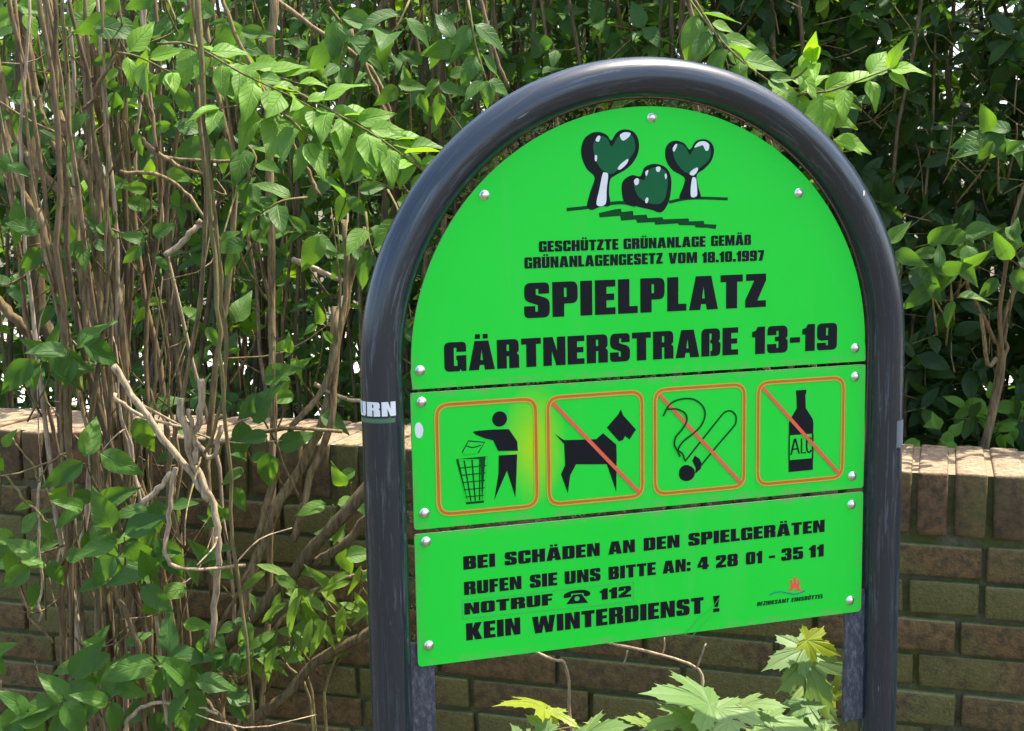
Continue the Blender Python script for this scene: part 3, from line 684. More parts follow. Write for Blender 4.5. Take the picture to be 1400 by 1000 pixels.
# moss and litter caught between panels and tube
mo_ = Acc(); rm = random.Random(5)
def tuft(u, v, o, s):
    for _ in range(rm.randint(2, 5)):
        p = Vector((u + rm.uniform(-s, s), v + rm.uniform(-s, s) * .6, o + rm.uniform(-.002, .001)))
        d = Vector((rm.uniform(-1, 1), rm.uniform(-.4, 1), rm.uniform(-.2, .5))).normalized() * s * rm.uniform(.8, 1.7); e = d.orthogonal().normalized() * s * rm.uniform(.15, .4)
        mo_.add([(SMAT @ q)[:] for q in (p - e, p + e, p + d + e * .5, p + d - e * .4)], [(0, 1, 2, 3)], rnd=rm.random(), young=rm.choice((0, .2, .9)))
for i in range(230):
    t = rm.uniform(.30, .86) * math.pi; rr_ = rm.uniform(.2985, .3065)
    tuft(rr_ * math.cos(t), ZC + rr_ * math.sin(t), rm.uniform(-.006, -.001), .0022)
for v in (-.002, -.1690):
    for i in range(70):
        u = rm.uniform(-.295, .29) if rm.random() < .4 else rm.gauss(-.08, .09)
        if abs(u) < .297: tuft(u, v, -.003, .0019)
for i in range(40): tuft(-.303, rm.uniform(-.33, 0), -.005, .0018)
M['mossy'] = NT('moss_litter'); t = M['mossy']; M['mossy'] = t.set(Base_Color=t.mix(t.attr('young'), t.mix(t.attr('rnd'), (.12, .09, .05), (.36, .30, .20)), (.30, .33, .03)), Roughness=.9)
tag(obj('moss', mo_.mesh('moss', False), M['mossy']), 'moss and dry litter caught in the gaps between the green panels', 'moss', kind='stuff')

# ------------------------------------------------------------------ plants
UP = Vector((0, 0, 1))
def leaf_template(nl, half, widthf, fold=.16, droop=.22, wave=.03):
    V, UV, Fc = [], [], []
    for i in range(nl + 1):
        t = i / nl; wd = widthf(t)
        for k in range(-half, half + 1):
            s = k / half; x = s * wd
            V.append((x, t, fold * abs(x) - droop * t * t + wave * math.sin(t * 9 + s * 2) * abs(s))); UV.append((s, t))
    n = 2 * half + 1
    for i in range(nl):
        for k in range(n - 1): Fc.append((i * n + k, i * n + k + 1, (i + 1) * n + k + 1, (i + 1) * n + k))
    return np.array(V), np.array(UV), Fc
ovate = lambda t: .285 * (math.sin(math.pi * min(1, t * 1.02) ** .72) ** .85 if 0 < t < .98 else .02) * (1 - .35 * t) + (.004 if t < .02 else 0)
ellip = lambda t: .23 * (math.sin(math.pi * min(1, t) ** .9) ** .8 if 0 < t < .99 else .02) + .003
lance = lambda t: .13 * (math.sin(math.pi * min(1, t) ** .75) if 0 < t < .99 else .02) + .003
LT = dict(ovate=[leaf_template(9, 2, ovate, f, d, w_) for f, d, w_ in ((.18, .22, .03), (.35, .05, .02), (.10, .42, .05), (.5, .28, .03))],
          ellip=[leaf_template(6, 1, ellip, f, d, w_) for f, d, w_ in ((.2, .16, .02), (.4, .05, .02), (.12, .3, .03))],
          far=[leaf_template(5, 1, ovate, f, d, w_) for f, d, w_ in ((.18, .2, .03), (.4, .05, .02), (.12, .4, .04))],
          lance=[leaf_template(7, 1, lance, f, d, w_) for f, d, w_ in ((.3, .25, .03), (.4, .5, .03))])
def add_leaf(acc, kind, p, d, nrm, size, rng, young=0., rnd=None):
    V, UV, Fc = rng.choice(LT[kind])
    d = d.normalized(); x = d.cross(nrm)
    if x.length < 1e-3: x = d.orthogonal()
    x.normalize(); z = x.cross(d)
    B = np.array([x[:], d[:], z[:]]) * size; B[0] *= rng.uniform(.85, 1.2)
    W = V @ B + np.array(p[:])
    acc.add(W, Fc, UV, rnd=rng.random() if rnd is None else rnd, young=young)
def vrand(rng): return Vector((rng.gauss(0, 1), rng.gauss(0, 1), rng.gauss(0, 1)))
def spray(fol, tw, P, nodes, size, rng, kind='ovate', young=0., face=.55, r=.0022, tip=True, s0=.25, hang=.25, spread=1.0):
    """a leafy shoot along P: pairs of opposite leaves at each node and a tuft at the tip"""
    pts = catmull(P, max(6, nodes * 2)); tube(tw, pts, r, r * .5, 5, .08, rng)
    n = len(pts) - 1
    for i in range(nodes):
        f = s0 + (1 - s0) * (i / max(1, nodes - 1)) * .97; k = min(int(f * n), n - 1); p = pts[k].lerp(pts[k + 1], f * n - k)
        ax = (pts[k + 1] - pts[k]).normalized(); view = (CAMP - p).normalized()
        side = ax.cross(UP * .6 + view * face + vrand(rng) * .25)
        if side.length < .05: side = ax.orthogonal()
        side.normalize(); sz = size * (1 - .35 * max(0, f - .6) / .4)
        for sgn in (-1, 1):
            if rng.random() < .08: continue
            d = side * sgn * spread + ax * rng.uniform(.3, .8) - UP * rng.uniform(hang * .3, hang * 1.6) + vrand(rng) * .16
            nrm = UP * rng.uniform(.4, 1) + view * face * rng.uniform(.4, 1.5) + vrand(rng) * .22
            q = p + d.normalized() * .006
            add_leaf(fol, kind, q, d, nrm, sz * rng.uniform(.72, 1.12), rng, young=max(0, min(1, young + rng.gauss(0, .12))))
    if tip:
        ax = (pts[-1] - pts[-3]).normalized()
        for _ in range(2): add_leaf(fol, kind, pts[-1], ax + vrand(rng) * .35, UP + (CAMP - pts[-1]).normalized() * face, size * rng.uniform(.45, .75), rng, young=min(1, young + .2))
def cluster(fol, tw, c, n, size, rng, kind='ovate', young=0., face=.8, rad=.05, hang=.3):
    """a rosette of leaves at the end of a short shoot, fanning out from it"""
    view = (CAMP - c).normalized(); right = view.cross(UP) * -1
    tube(tw, catmull([c - view * .12 - UP * .10 + right * rng.uniform(-.05, .05), c - view * .04 - UP * .03, c], 6), .002, .0012, 5, .05, rng)
    a0 = rng.uniform(0, 6.28)
    for i in range(n):
        a_ = a0 + 6.283 * i / n + rng.uniform(-.3, .3)
        d = right * math.cos(a_) + UP * math.sin(a_) * .75 - UP * hang + view * rng.uniform(-.2, .45)
        nrm = view * face * 1.25 + UP * .4 + vrand(rng) * .25
        add_leaf(fol, kind, c + d.normalized() * .008 + vrand(rng) * rad * .25, d, nrm, size * rng.uniform(.7, 1.12), rng, young=max(0, min(1, young + rng.gauss(0, .1))))
def stem(name, mat, par, P, r0, r1, rng, n=16, wob=.006, twigs=0, sides=7, lab=None):
    a = Acc(); pts = catmull(P, n)
    wv = Vector((0, 0, 0)); q = []
    for i, p in enumerate(pts):
        wv = wv * .8 + vrand(rng) * wob * .5; q.append(p + Vector((wv.x, wv.y, wv.z * .3)) * (1 if 0 < i else 0))
    tube(a, q, r0, r1, sides, .10, rng)
    for _ in range(twigs):
        k = rng.randint(3, len(q) - 2); ax = (q[k + 1] - q[k]).normalized(); d = (ax * rng.uniform(.1, .8) + vrand(rng) * .6).normalized(); L = rng.uniform(.06, .28)
        tube(a, catmull([q[k], q[k] + d * L * .5 + vrand(rng) * .012, q[k] + d * L + UP * L * .2], 6), max(.0016, r1 * .5), .0009, 5, .1, rng)
    o = obj(name, a.mesh(name), mat, par)
    if lab: o['label'] = lab
    return o
PX = lambda *a: [at(*p) for p in a]

# ---- A: the big multi-stemmed shrub in front of the wall, left of the sign
rA = random.Random(21)
A = empty('flowering_shrub', Vector((at(215, 1000, 2.25).x, 2.25, 0)), 'thicket of bare brown stems with sunlit green sprays, standing in front of the wall', 'shrub', 'leafy shrubs round the brick wall')
folA, twA = Acc(), Acc()
def stemA(P, r0, r1, mat='bark', **k): return stem('stem', M[mat], A, P, r0, r1, rA, **k)
def down(px, Y): return Vector((at(px, 1000, Y).x, Y + .02, 0))
# individually traced stems (pixel, pixel, distance)
TRACED = [
 ([(268,-30,1.95),(279,150,1.95),(290,330,1.95),(297,450,1.95),(310,600,1.97),(330,800,2.0),(346,1010,2.0)], .0042, .0026, 'twig'),
 ([(262,-30,1.97),(283,200,1.97),(303,400,1.97),(304,520,1.98),(288,605,2.0),(270,628,2.02)], .0036, .0028, 'twig'),
 ([(28,-40,2.45),(32,160,2.45),(42,300,2.45),(54,420,2.45),(78,490,2.44),(92,640,2.42),(110,1000,2.4)], .017, .010, 'dkbark'),
 ([(-30,395,2.4),(20,430,2.4),(62,478,2.42)], .010, .008, 'bark'),
 ([(60,-30,2.3),(74,100,2.3),(80,150,2.3),(112,220,2.28),(150,330,2.28),(168,470,2.26),(175,640,2.24),(190,1000,2.2)], .0085, .0065, 'bark'),
 ([(-10,60,2.3),(22,190,2.3),(60,240,2.28),(100,285,2.28),(130,330,2.28),(150,480,2.26),(172,700,2.24),(185,1000,2.2)], .0080, .0060, 'bark'),
 ([(110,50,2.28),(122,150,2.28),(132,245,2.28),(142,420,2.26),(160,600,2.24)], .0070, .006, 'bark'),
 ([(52,285,2.2),(72,380,2.2),(84,470,2.2),(92,600,2.2),(100,1000,2.2)], .0060, .0045, 'bark'),
 ([(100,270,2.22),(112,400,2.22),(124,480,2.22),(130,600,2.22),(128,760,2.2),(140,1010,2.2)], .0068, .006, 'bark'),
 ([(125,60,2.3),(135,150,2.3),(150,260,2.3),(152,380,2.3),(170,560,2.27)], .0065, .005, 'bark'),
 ([(0,120,2.35),(18,230,2.35),(50,300,2.33),(98,400,2.3),(130,560,2.26),(150,900,2.22)], .0068, .005, 'bark'),
 ([(35,-20,2.35),(44,80,2.35),(60,170,2.34),(95,250,2.32),(118,330,2.3)], .0065, .005, 'bark'),
 ([(375,-20,2.3),(366,150,2.3),(370,330,2.3),(372,480,2.3),(374,620,2.28),(366,800,2.26),(350,1000,2.24)], .0075, .0055, 'bark'),
 ([(300,-20,2.1),(330,60,2.1),(395,180,2.1)], .0035, .003, 'twig'),
 ([(345,-20,2.4),(420,30,2.4),(505,90,2.4),(535,160,2.4)], .005, .003, 'bark'),
 ([(535,-20,2.35),(500,60,2.35),(470,130,2.35),(430,230,2.34)], .0065, .005, 'dkbark'),
 ([(480,40,2.36),(505,100,2.36),(530,160,2.36),(560,230,2.36)], .004, .003, 'bark'),
 ([(655,-20,2.4),(672,60,2.4),(690,120,2.4)], .004, .003, 'bark'),
 # heavy limbs leaning right beside the left upright
 ([(225,1010,2.18),(270,930,2.16),(330,860,2.14),(420,765,2.12),(470,710,2.10),(520,640,2.1)], .0125, .0105, 'dkbark'),
 ([(285,1010,2.2),(330,860,2.2),(350,770,2.2),(375,700,2.2),(415,625,2.2),(445,555,2.2),(455,420,2.2)], .0100, .0075, 'bark'),
 ([(350,740,2.14),(385,640,2.14),(402,585,2.14),(450,520,2.14),(470,400,2.16),(470,300,2.16)], .006, .0045, 'bark'),
 ([(400,740,2.15),(420,660,2.15),(452,580,2.15),(465,450,2.17),(500,310,2.18)], .0065, .005, 'bark'),
 ([(300,1010,2.13),(380,960,2.12),(440,900,2.11),(520,855,2.1)], .0100, .008, 'dkbark'),
 ([(430,770,2.14),(470,740,2.13),(520,690,2.12)], .0085, .007, 'dkbark'),
 ([(330,930,2.12),(370,870,2.12),(420,810,2.12),(520,775,2.12)], .0045, .003, 'bark'),
 ([(240,940,2.1),(300,860,2.1),(340,780,2.1)], .0045, .003, 'bark'),
 # dead, sun-bleached wood
 ([(155,500,2.02),(180,540,2.02),(220,590,2.02),(262,650,2.02),(288,685,2.02)], .0058, .0050, 'dead'),
 ([(246,545,2.0),(252,590,2.0),(268,640,2.02),(292,690,2.02),(300,740,2.02),(296,800,2.03),(292,885,2.04)], .0062, .0048, 'dead'),
 ([(275,520,2.01),(270,575,2.01),(262,600,2.01),(268,635,2.01)], .0060, .0052, 'dead'),
 ([(258,560,2.0),(266,600,2.01),(290,625,2.01),(303,580,2.0)], .0042, .0036, 'dead'),
 ([(240,640,1.98),(232,690,1.98),(228,745,1.98),(240,770,1.98),(265,778,1.98),(330,775,2.0)], .0040, .0026, 'dead'),
 ([(158,538,2.04),(185,565,2.04),(240,585,2.04)], .0032, .0024, 'dead'),
 ([(195,690,2.0),(232,645,2.0)], .0052, .0046, 'dead'),
 ([(150,790,2.02),(175,850,2.02),(192,920,2.02),(200,1010,2.02)], .0050, .0044, 'bark'),
 ([(165,1010,1.98),(185,975,1.98),(215,962,1.98),(260,965,1.98),(292,978,1.98)], .0036, .0024, 'dead'),
 ([(255,905,2.0),(285,960,2.0),(330,1010,2.0)], .0042, .0036, 'bark'),
 ([(8,650,2.1),(40,690,2.1),(62,715,2.1)], .0022, .0018, 'twig'),
 ([(20,790,2.1),(45,850,2.1),(70,880,2.1)], .0030, .0022, 'bark'), ([(0,930,2.05),(25,965,2.05)], .0032, .0026, 'bark'),
 ([(55,640,2.12),(52,700,2.12),(56,800,2.12),(54,850,2.12)], .0028, .0022, 'dead'),
 ([(90,620,2.1),(62,640,2.1),(54,660,2.1),(48,640,2.1),(20,600,2.1)], .0018, .0014, 'twig'),
 ([(430,525,2.2),(470,545,2.2),(505,548,2.2)], .004, .003, 'dead'),
 ([(285,610,2.12),(340,595,2.12),(400,585,2.12),(470,590,2.12)], .0042, .003, 'bark'),
 ([(195,195,2.15),(225,215,2.15),(290,220,2.15),(320,222,2.15)], .0035, .0028, 'bark'), ([(195,190,2.14),(240,225,2.14),(285,240,2.14)], .0038, .003, 'bark'),
 ([(165,235,2.2),(225,240,2.2),(260,275,2.2),(300,330,2.2)], .0036, .0026, 'bark'),
 ([(160,75,2.1),(125,130,2.1),(112,150,2.1)], .0028, .003, 'bark'), ([(170,85,2.12),(200,135,2.12),(212,210,2.12)], .0032, .003, 'bark'),
 ([(372,148,2.0),(400,190,2.0),(425,240,2.02),(440,270,2.02)], .003, .0036, 'bark'),
 ([(225,350,2.15),(260,320,2.15),(280,300,2.15)], .0055, .0045, 'dead'),
 ([(400,355,2.25),(440,370,2.25),(470,385,2.25)], .0050, .004, 'dead'),
]
for P, r0, r1, mt in TRACED: stemA(PX(*P), r0, r1, mt, n=max(8, 4 * len(P)), wob=.004, twigs=1 if len(P) > 4 else 0)
# the rest of the thicket
for i in range(36):
    Y = rA.uniform(2.12, 2.42); xb = rA.gauss(205, 50); xt = xb - 70 + rA.gauss(0, 95); lean = rA.uniform(-.05, .05)
    P = [Vector((at(xb, 1000, Y).x, Y + .03, 0)), at(xb + rA.gauss(0, 14), 930, Y), at(xb + (xt - xb) * .30 + rA.gauss(0, 14), 640, Y), at(xb + (xt - xb) * .7 + rA.gauss(0, 18), 300, Y + lean), at(xt, -60, Y + lean * 1.5)]
    cut = rA.random() < .35
    if cut: P = P[:3] + [P[2].lerp(P[3], rA.uniform(.3, 1.1))]
    stemA(P, rA.uniform(.0034, .0078), .0012 if cut else rA.uniform(.002, .0045), rA.choice(['bark', 'bark', 'bark', 'dkbark', 'dead']) if rA.random() < .8 else 'bark', n=18, wob=.010, twigs=rA.randint(1, 3))
# leafy shoots of A: (points with distance, nodes, leaf size, pale tint)
SPR = [
 ([(215,60,2.0),(262,62,1.98),(330,100,1.95),(390,128,1.93),(432,150,1.92)], 10, .066, .05), ([(395,120,1.95),(450,150,1.92),(520,190,1.9),(580,235,1.88)], 10, .068, .12),
 ([(160,72,2.05),(190,78,2.05),(235,100,2.02)], 3, .058, .2), ([(300,75,2.0),(350,95,1.98),(410,115,1.96)], 5, .055, .1),
 ([(372,148,1.96),(330,145,1.94),(300,148,1.93)], 2, .085, .05), ([(370,145,1.95),(400,165,1.92),(425,195,1.9)], 3, .085, .02),
 ([(440,150,1.95),(470,170,1.92),(500,200,1.9)], 4, .075, .05), ([(520,180,1.92),(555,205,1.9),(585,240,1.88)], 4, .058, .05),
 ([(330,190,2.05),(350,215,2.03),(340,250,2.02)], 3, .058, 0), ([(420,270,2.08),(385,275,2.05),(360,290,2.04)], 3, .062, 0),
 ([(500,290,2.1),(505,330,2.08),(520,370,2.06)], 3, .065, .1), ([(530,260,2.1),(545,290,2.06),(550,330,2.04)], 3, .06, .15), ([(640,0,2.3),(650,60,2.28),(665,110,2.26)], 3, .075, 0),
 ([(560,0,2.3),(540,40,2.28),(510,60,2.27)], 3, .085, 0), ([(450,10,2.3),(470,40,2.3),(465,90,2.28)], 3, .08, 0), ([(230,0,2.3),(240,40,2.28),(200,60,2.26)], 4, .07, 0),
]
for i, (P, n, sz, yg) in enumerate(SPR): spray(folA, twA, PX(*P), n, sz, rA, 'ovate', yg + (.48 if i < 8 else 0), face=.5 if i < 8 else .6)  # first eight sprays get a paler leaf colour as painted sunlight
CLU = [(65,495,2.12,6,.078,0),(95,480,2.1,4,.07,.05),(30,500,2.12,3,.075,0),(120,620,2.06,3,.085,.05),(110,700,2.06,4,.07,0),(170,735,2.0,6,.080,0),(205,770,2.02,5,.070,0),(140,760,2.04,4,.07,0),
 (215,680,2.06,3,.06,0),(20,740,2.1,5,.06,.35),(60,770,2.08,4,.06,.15),(230,905,1.98,6,.080,.08),(250,930,1.97,4,.075,.05),(85,955,1.95,6,.085,.12),(40,975,1.95,5,.085,.1),(150,960,1.95,5,.075,.08),(115,905,2.02,4,.07,.1),
 (160,880,2.02,4,.06,.2),(200,330,2.15,4,.05,.05),(130,330,2.2,3,.05,0),(330,330,2.15,4,.06,.05),(415,330,2.05,3,.075,.08),(355,290,2.12,5,.06,.05),(400,480,2.12,3,.05,.45),(440,450,2.12,3,.05,.3),(350,530,2.1,2,.075,0),
 (330,575,2.1,2,.075,0),(365,600,2.1,3,.065,0),(330,640,2.1,4,.05,.1),(290,760,2.08,5,.055,.1),(305,700,2.08,3,.05,.1),(310,890,2.05,6,.05,.1),(340,845,2.05,4,.045,.1),(300,960,2.05,5,.06,.05),(20,150,2.3,5,.055,0),(45,160,2.28,4,.06,0),
 (150,20,2.3,5,.07,.1),(90,30,2.35,4,.07,.45),(20,10,2.3,4,.07,.4),(200,140,2.25,5,.06,.05),(250,170,2.3,5,.08,0),(310,180,2.3,4,.09,0),(330,60,2.3,4,.06,.1),(420,90,2.35,5,.07,.1),(600,110,2.3,5,.06,.1),(560,120,2.35,4,.06,.3),
 (620,60,2.3,5,.07,.05),(540,210,2.2,5,.065,0),(470,260,2.2,5,.08,0),(205,260,2.2,4,.055,.5),(190,110,2.2,3,.05,.6),(480,330,2.2,4,.06,.1),(455,690,2.15,3,.05,.3),(480,660,2.15,3,.05,.2),(60,690,2.15,3,.05,.4),(0,620,2.2,3,.05,.5)]
for x, y, Y, n, sz, yg in CLU: cluster(folA, twA, at(x, y, Y), n, sz * (.8 if y < 480 else .94), rA, 'ovate', yg)
for i in range(60):
    x = rA.uniform(-40, 470); y = rA.uniform(-40, 1000)
    if 520 < y < 660 and x < 100: continue
    Y = rA.uniform(2.05, 2.45); cluster(folA, twA, at(x, y, Y), rA.randint(1, 4), rA.uniform(.035, .07), rA, 'ovate', max(0, rA.gauss(.05, .25)), rad=.08)
obj('foliage', folA.mesh('foliage'), M['leaf'], A); obj('shoots', twA.mesh('shoots'), M['twig'], A)

# ---- shrubs behind the wall: bare-stemmed on the left, dense and dark on the right
def back_shrub(name, lab, cat, grp, u0, u1, b0, b1, ztop, nst, nlf, size, lmat, kind, seed, young, zlo=.15, dens=None, srad=(.004, .011), barks=('bark', 'dkbark', 'dkbark'), twigs=2):
    r = random.Random(seed); o = empty(name, wp((u0 + u1) / 2, (b0 + b1) / 2, 0), lab, cat, grp); fol, tw = Acc(), Acc()
    for i in range(nst):
        u = r.uniform(u0, u1); b = r.uniform(b0, b1); h = ztop * r.uniform(.75, 1.2); lu = r.gauss(0, .16)
        P = [wp(u, b, -.02), wp(u + lu * .25 + r.gauss(0, .03), b + r.gauss(0, .05), h * .35), wp(u + lu * .6 + r.gauss(0, .05), b + r.gauss(0, .08), h * .7), wp(u + lu + r.gauss(0, .08), b + r.gauss(0, .12), h)]
        stem('stem', M[r.choice(barks)], o, P, r.uniform(*srad), r.uniform(.0018, .004), r, 14, .014, twigs, 6)
    k = 0
    while k < nlf:
        u = r.uniform(u0 - .15, u1 + .15); b = r.uniform(b0 - .06, b1 + .1); z = r.uniform(zlo, ztop + .12)
        if dens and r.random() > dens(u, b, z): continue
        c = wp(u, b, z); n = r.randint(3, 6); yg = 1. if r.random() < young * .35 else 0
        ax = (UP * r.uniform(-.2, 1) - WN * r.uniform(-.3, .9) + WU * r.gauss(0, .7)).normalized(); view = (CAMP - c).normalized()
        tube(tw, [c - ax * .07, c - ax * .03 + vrand(r) * .004, c + ax * .02], .0018, .001, 4, .05, r)
        s1 = ax.orthogonal().normalized(); s2 = ax.cross(s1); a0 = r.uniform(0, 6)
        for j in range(n):
            t_ = a0 + 2.4 * j; d = s1 * math.cos(t_) + s2 * math.sin(t_) + ax * r.uniform(.1, .9) - UP * .25
            add_leaf(fol, kind, c + ax * .012 * j * .5, d, UP * r.uniform(.3, 1) - WN * r.uniform(0, .8) + vrand(r) * .3, size * r.uniform(.6, 1.15), r, max(0, min(1, yg * .8 + r.gauss(0, .08))))
        k += n
    obj('foliage', fol.mesh('foliage'), M[lmat], o); obj('shoots', tw.mesh('shoots'), M['twig'], o); return o
G1 = 'leafy shrubs round the brick wall'
G2 = 'dense shrubs in the row farther back'
for u0, u1, lab, sd in ((-5.0, -3.1, 'dense dark shrub in the back row, between stems at the far left', 51), (-3.1, -1.7, 'dense dark shrub in the back row, seen through the thicket of bare stems', 52),
                        (-1.7, -.4, 'dense dark shrub in the back row, hidden mostly by the arch of the sign', 53), (-.4, 1.0, 'dense dark shrub in the back row, behind the evergreen shrub beside the right upright', 54), (1.0, 2.4, 'dense dark shrub in the back row, at the right edge of the photo', 55)):
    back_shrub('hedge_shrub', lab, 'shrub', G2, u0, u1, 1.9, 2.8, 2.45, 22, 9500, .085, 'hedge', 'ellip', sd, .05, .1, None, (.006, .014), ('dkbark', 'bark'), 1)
back_shrub('flowering_shrub', 'bare brown-stemmed shrub behind the far left end of the wall', 'shrub', G1, -2.6, -1.55, .45, 1.6, 2.9, 70, 3900, .062, 'leaf', 'far', 31, .35, .9, lambda u, b, z: (.55 + .45 * max(0, (z - 1.2))) if z < 2.25 else (1 if b > .8 else 0))  # this and following shrubs: unseen crowns added to block sun but spare the coping
back_shrub('flowering_shrub', 'bare-stemmed shrub behind the wall between the thicket and the left upright', 'shrub', G1, -1.55, -.75, .45, 1.6, 2.9, 62, 4900, .062, 'leaf', 'far', 32, .3, .9, lambda u, b, z: (.55 + .45 * max(0, (z - 1.2))) if z < 2.25 else (1 if b > .8 else 0))
back_shrub('flowering_shrub', 'leafy green shrub whose top shows just above the arch of the sign', 'shrub', G1, -.85, -.25, .5, 1.6, 2.9, 50, 7500, .062, 'leaf', 'far', 33, .3, .6, lambda u, b, z: 1 if z < 2.25 or b > .8 else 0)
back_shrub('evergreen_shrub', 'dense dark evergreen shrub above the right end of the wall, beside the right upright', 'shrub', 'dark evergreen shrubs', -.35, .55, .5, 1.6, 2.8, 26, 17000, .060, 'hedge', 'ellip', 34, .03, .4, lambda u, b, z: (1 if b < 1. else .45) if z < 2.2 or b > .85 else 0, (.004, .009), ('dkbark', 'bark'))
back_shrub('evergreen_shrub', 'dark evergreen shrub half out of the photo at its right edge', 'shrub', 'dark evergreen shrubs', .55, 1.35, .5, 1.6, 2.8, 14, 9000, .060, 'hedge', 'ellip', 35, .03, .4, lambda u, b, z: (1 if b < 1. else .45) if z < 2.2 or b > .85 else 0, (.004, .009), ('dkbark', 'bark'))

# ---- sunlit shoot reaching over the top right of the arch, and leafy shoots above the wall on the right
rB = random.Random(41)
Bs = empty('young_shrub', wp(-.12, .3, 0), 'slender shrub with lime-yellow leaves standing out over the top right of the sign arch', 'shrub', G1)
fol, tw = Acc(), Acc()
stem('stem', M['bark'], Bs, [wp(-.12, .3, -.02), wp(-.16, .28, .8), at(1060, 210, 2.2), at(1050, 150, 2.1)], .007, .003, rB, 16)
stem('stem', M['bark'], Bs, [wp(-.12, .3, -.02), wp(-.2, .3, .8), at(960, 200, 2.2), at(960, 60, 2.12), at(930, -20, 2.1)], .007, .003, rB, 16)
for P, n, sz, yg in [([(1050,150,2.1),(1090,130,2.04),(1135,125,2.0),(1180,108,1.96),(1215,95,1.94)], 5, .074, .85), ([(1060,120,2.08),(1105,125,2.04),(1120,150,2.02),(1140,190,2.0)], 4, .076, .95), ([(1060,110,2.08),(1090,105,2.05),(1110,85,2.03)], 3, .066, 1),
    ([(930,-20,2.1),(965,30,2.05),(1010,80,2.02),(1050,110,2.0)], 6, .075, .15), ([(950,0,2.12),(985,60,2.1),(1000,110,2.08)], 5, .055, .45), ([(1045,140,2.05),(1070,165,2.03),(1085,185,2.0)], 3, .05, .8)]:
    spray(fol, tw, PX(*P), n, sz, rB, 'ovate', yg, face=.75, hang=.4)
obj('foliage', fol.mesh('foliage'), M['leaf'], Bs); obj('shoots', tw.mesh('shoots'), M['twig'], Bs)
Cs = empty('young_shrub', wp(.02, .32, 0), 'brown-stemmed shrub with broad pale green leaves above the wall, right of the sign', 'shrub', G1)
fol, tw = Acc(), Acc()
for P in ([(1370,470,2.36),(1372,400,2.34),(1392,300,2.3),(1420,200,2.3)], [(1366,480,2.36),(1385,400,2.35),(1412,370,2.34)], [(1360,460,2.36),(1330,400,2.32),(1315,370,2.28)], [(1352,500,2.36),(1342,450,2.33),(1338,430,2.33)], [(1375,460,2.37),(1400,360,2.36)]):
    stem('stem', M['bark'], Cs, [wp(.03, .32, -.02), wp(.035, .33, .7), at(1365, 520, 2.37)] + PX(*P), .0055, .003, rB, 18, .004)
for x, y, Y, n, sz, yg in [(1232,345,2.2,4,.058,.02),(1262,355,2.2,3,.055,0),(1275,380,2.18,4,.065,.02),(1300,360,2.2,4,.06,.05),(1320,330,2.22,4,.06,.15),(1345,330,2.25,4,.055,.2),(1385,365,2.22,4,.06,0),(1300,395,2.2,3,.06,0),(1365,190,2.25,5,.06,.02),(1350,200,2.25,3,.055,0),(1390,170,2.25,4,.055,0),(1390,325,2.25,3,.05,.1)]:
    cluster(fol, tw, at(x, y, Y), n, sz, rB, 'ovate', yg, face=.6)
for x, y, Y in [(1340,560,2.5),(1350,590,2.5),(1325,545,2.52),(1380,580,2.5),(1300,590,2.45),(1285,600,2.4),(1365,540,2.55),(1395,570,2.5)]: cluster(fol, tw, at(x, y, Y), 4, .05, rB, 'ovate', .75)
obj('foliage', fol.mesh('foliage'), M['leaf'], Cs); obj('shoots', tw.mesh('shoots'), M['twig'], Cs)

# ---- lance-leaved shrub low at the foot of the wall, left of the upright
Ds = empty('young_shrub', Vector((at(430, 1000, 2.12).x, 2.12, 0)), 'small shrub of narrow drooping leaves beside the left upright, in front of the wall', 'shrub', G1)
fol, tw = Acc(), Acc()
for P in ([(430,1010,2.14),(415,900,2.13),(400,830,2.1),(385,790,2.08)], [(440,1010,2.14),(450,900,2.13),(470,840,2.1),(490,805,2.08)], [(425,1010,2.14),(390,900,2.12),(360,870,2.1)]):
    stem('stem', M['twig'], Ds, [Vector((at(430, 1000, 2.12).x, 2.13, 0))] + PX(*P), .0035, .0018, rB, 12)
for x, y, n, sz, yg in [(385,800,5,.062,.3),(410,815,5,.066,.15),(445,820,5,.062,.3),(480,800,6,.06,.45),(495,830,5,.058,.4),(370,865,6,.066,.1),(400,850,4,.06,.2),(345,890,5,.06,.1),(395,870,4,.062,.1),(495,780,4,.055,.4),(440,790,3,.05,.5)]:
    cluster(fol, tw, at(x, y, rB.uniform(2.04, 2.1)), n, sz, rB, 'lance', yg, hang=.6)
obj('foliage', fol.mesh('foliage'), M['lance'], Ds); obj('shoots', tw.mesh('shoots'), M['twig'], Ds)

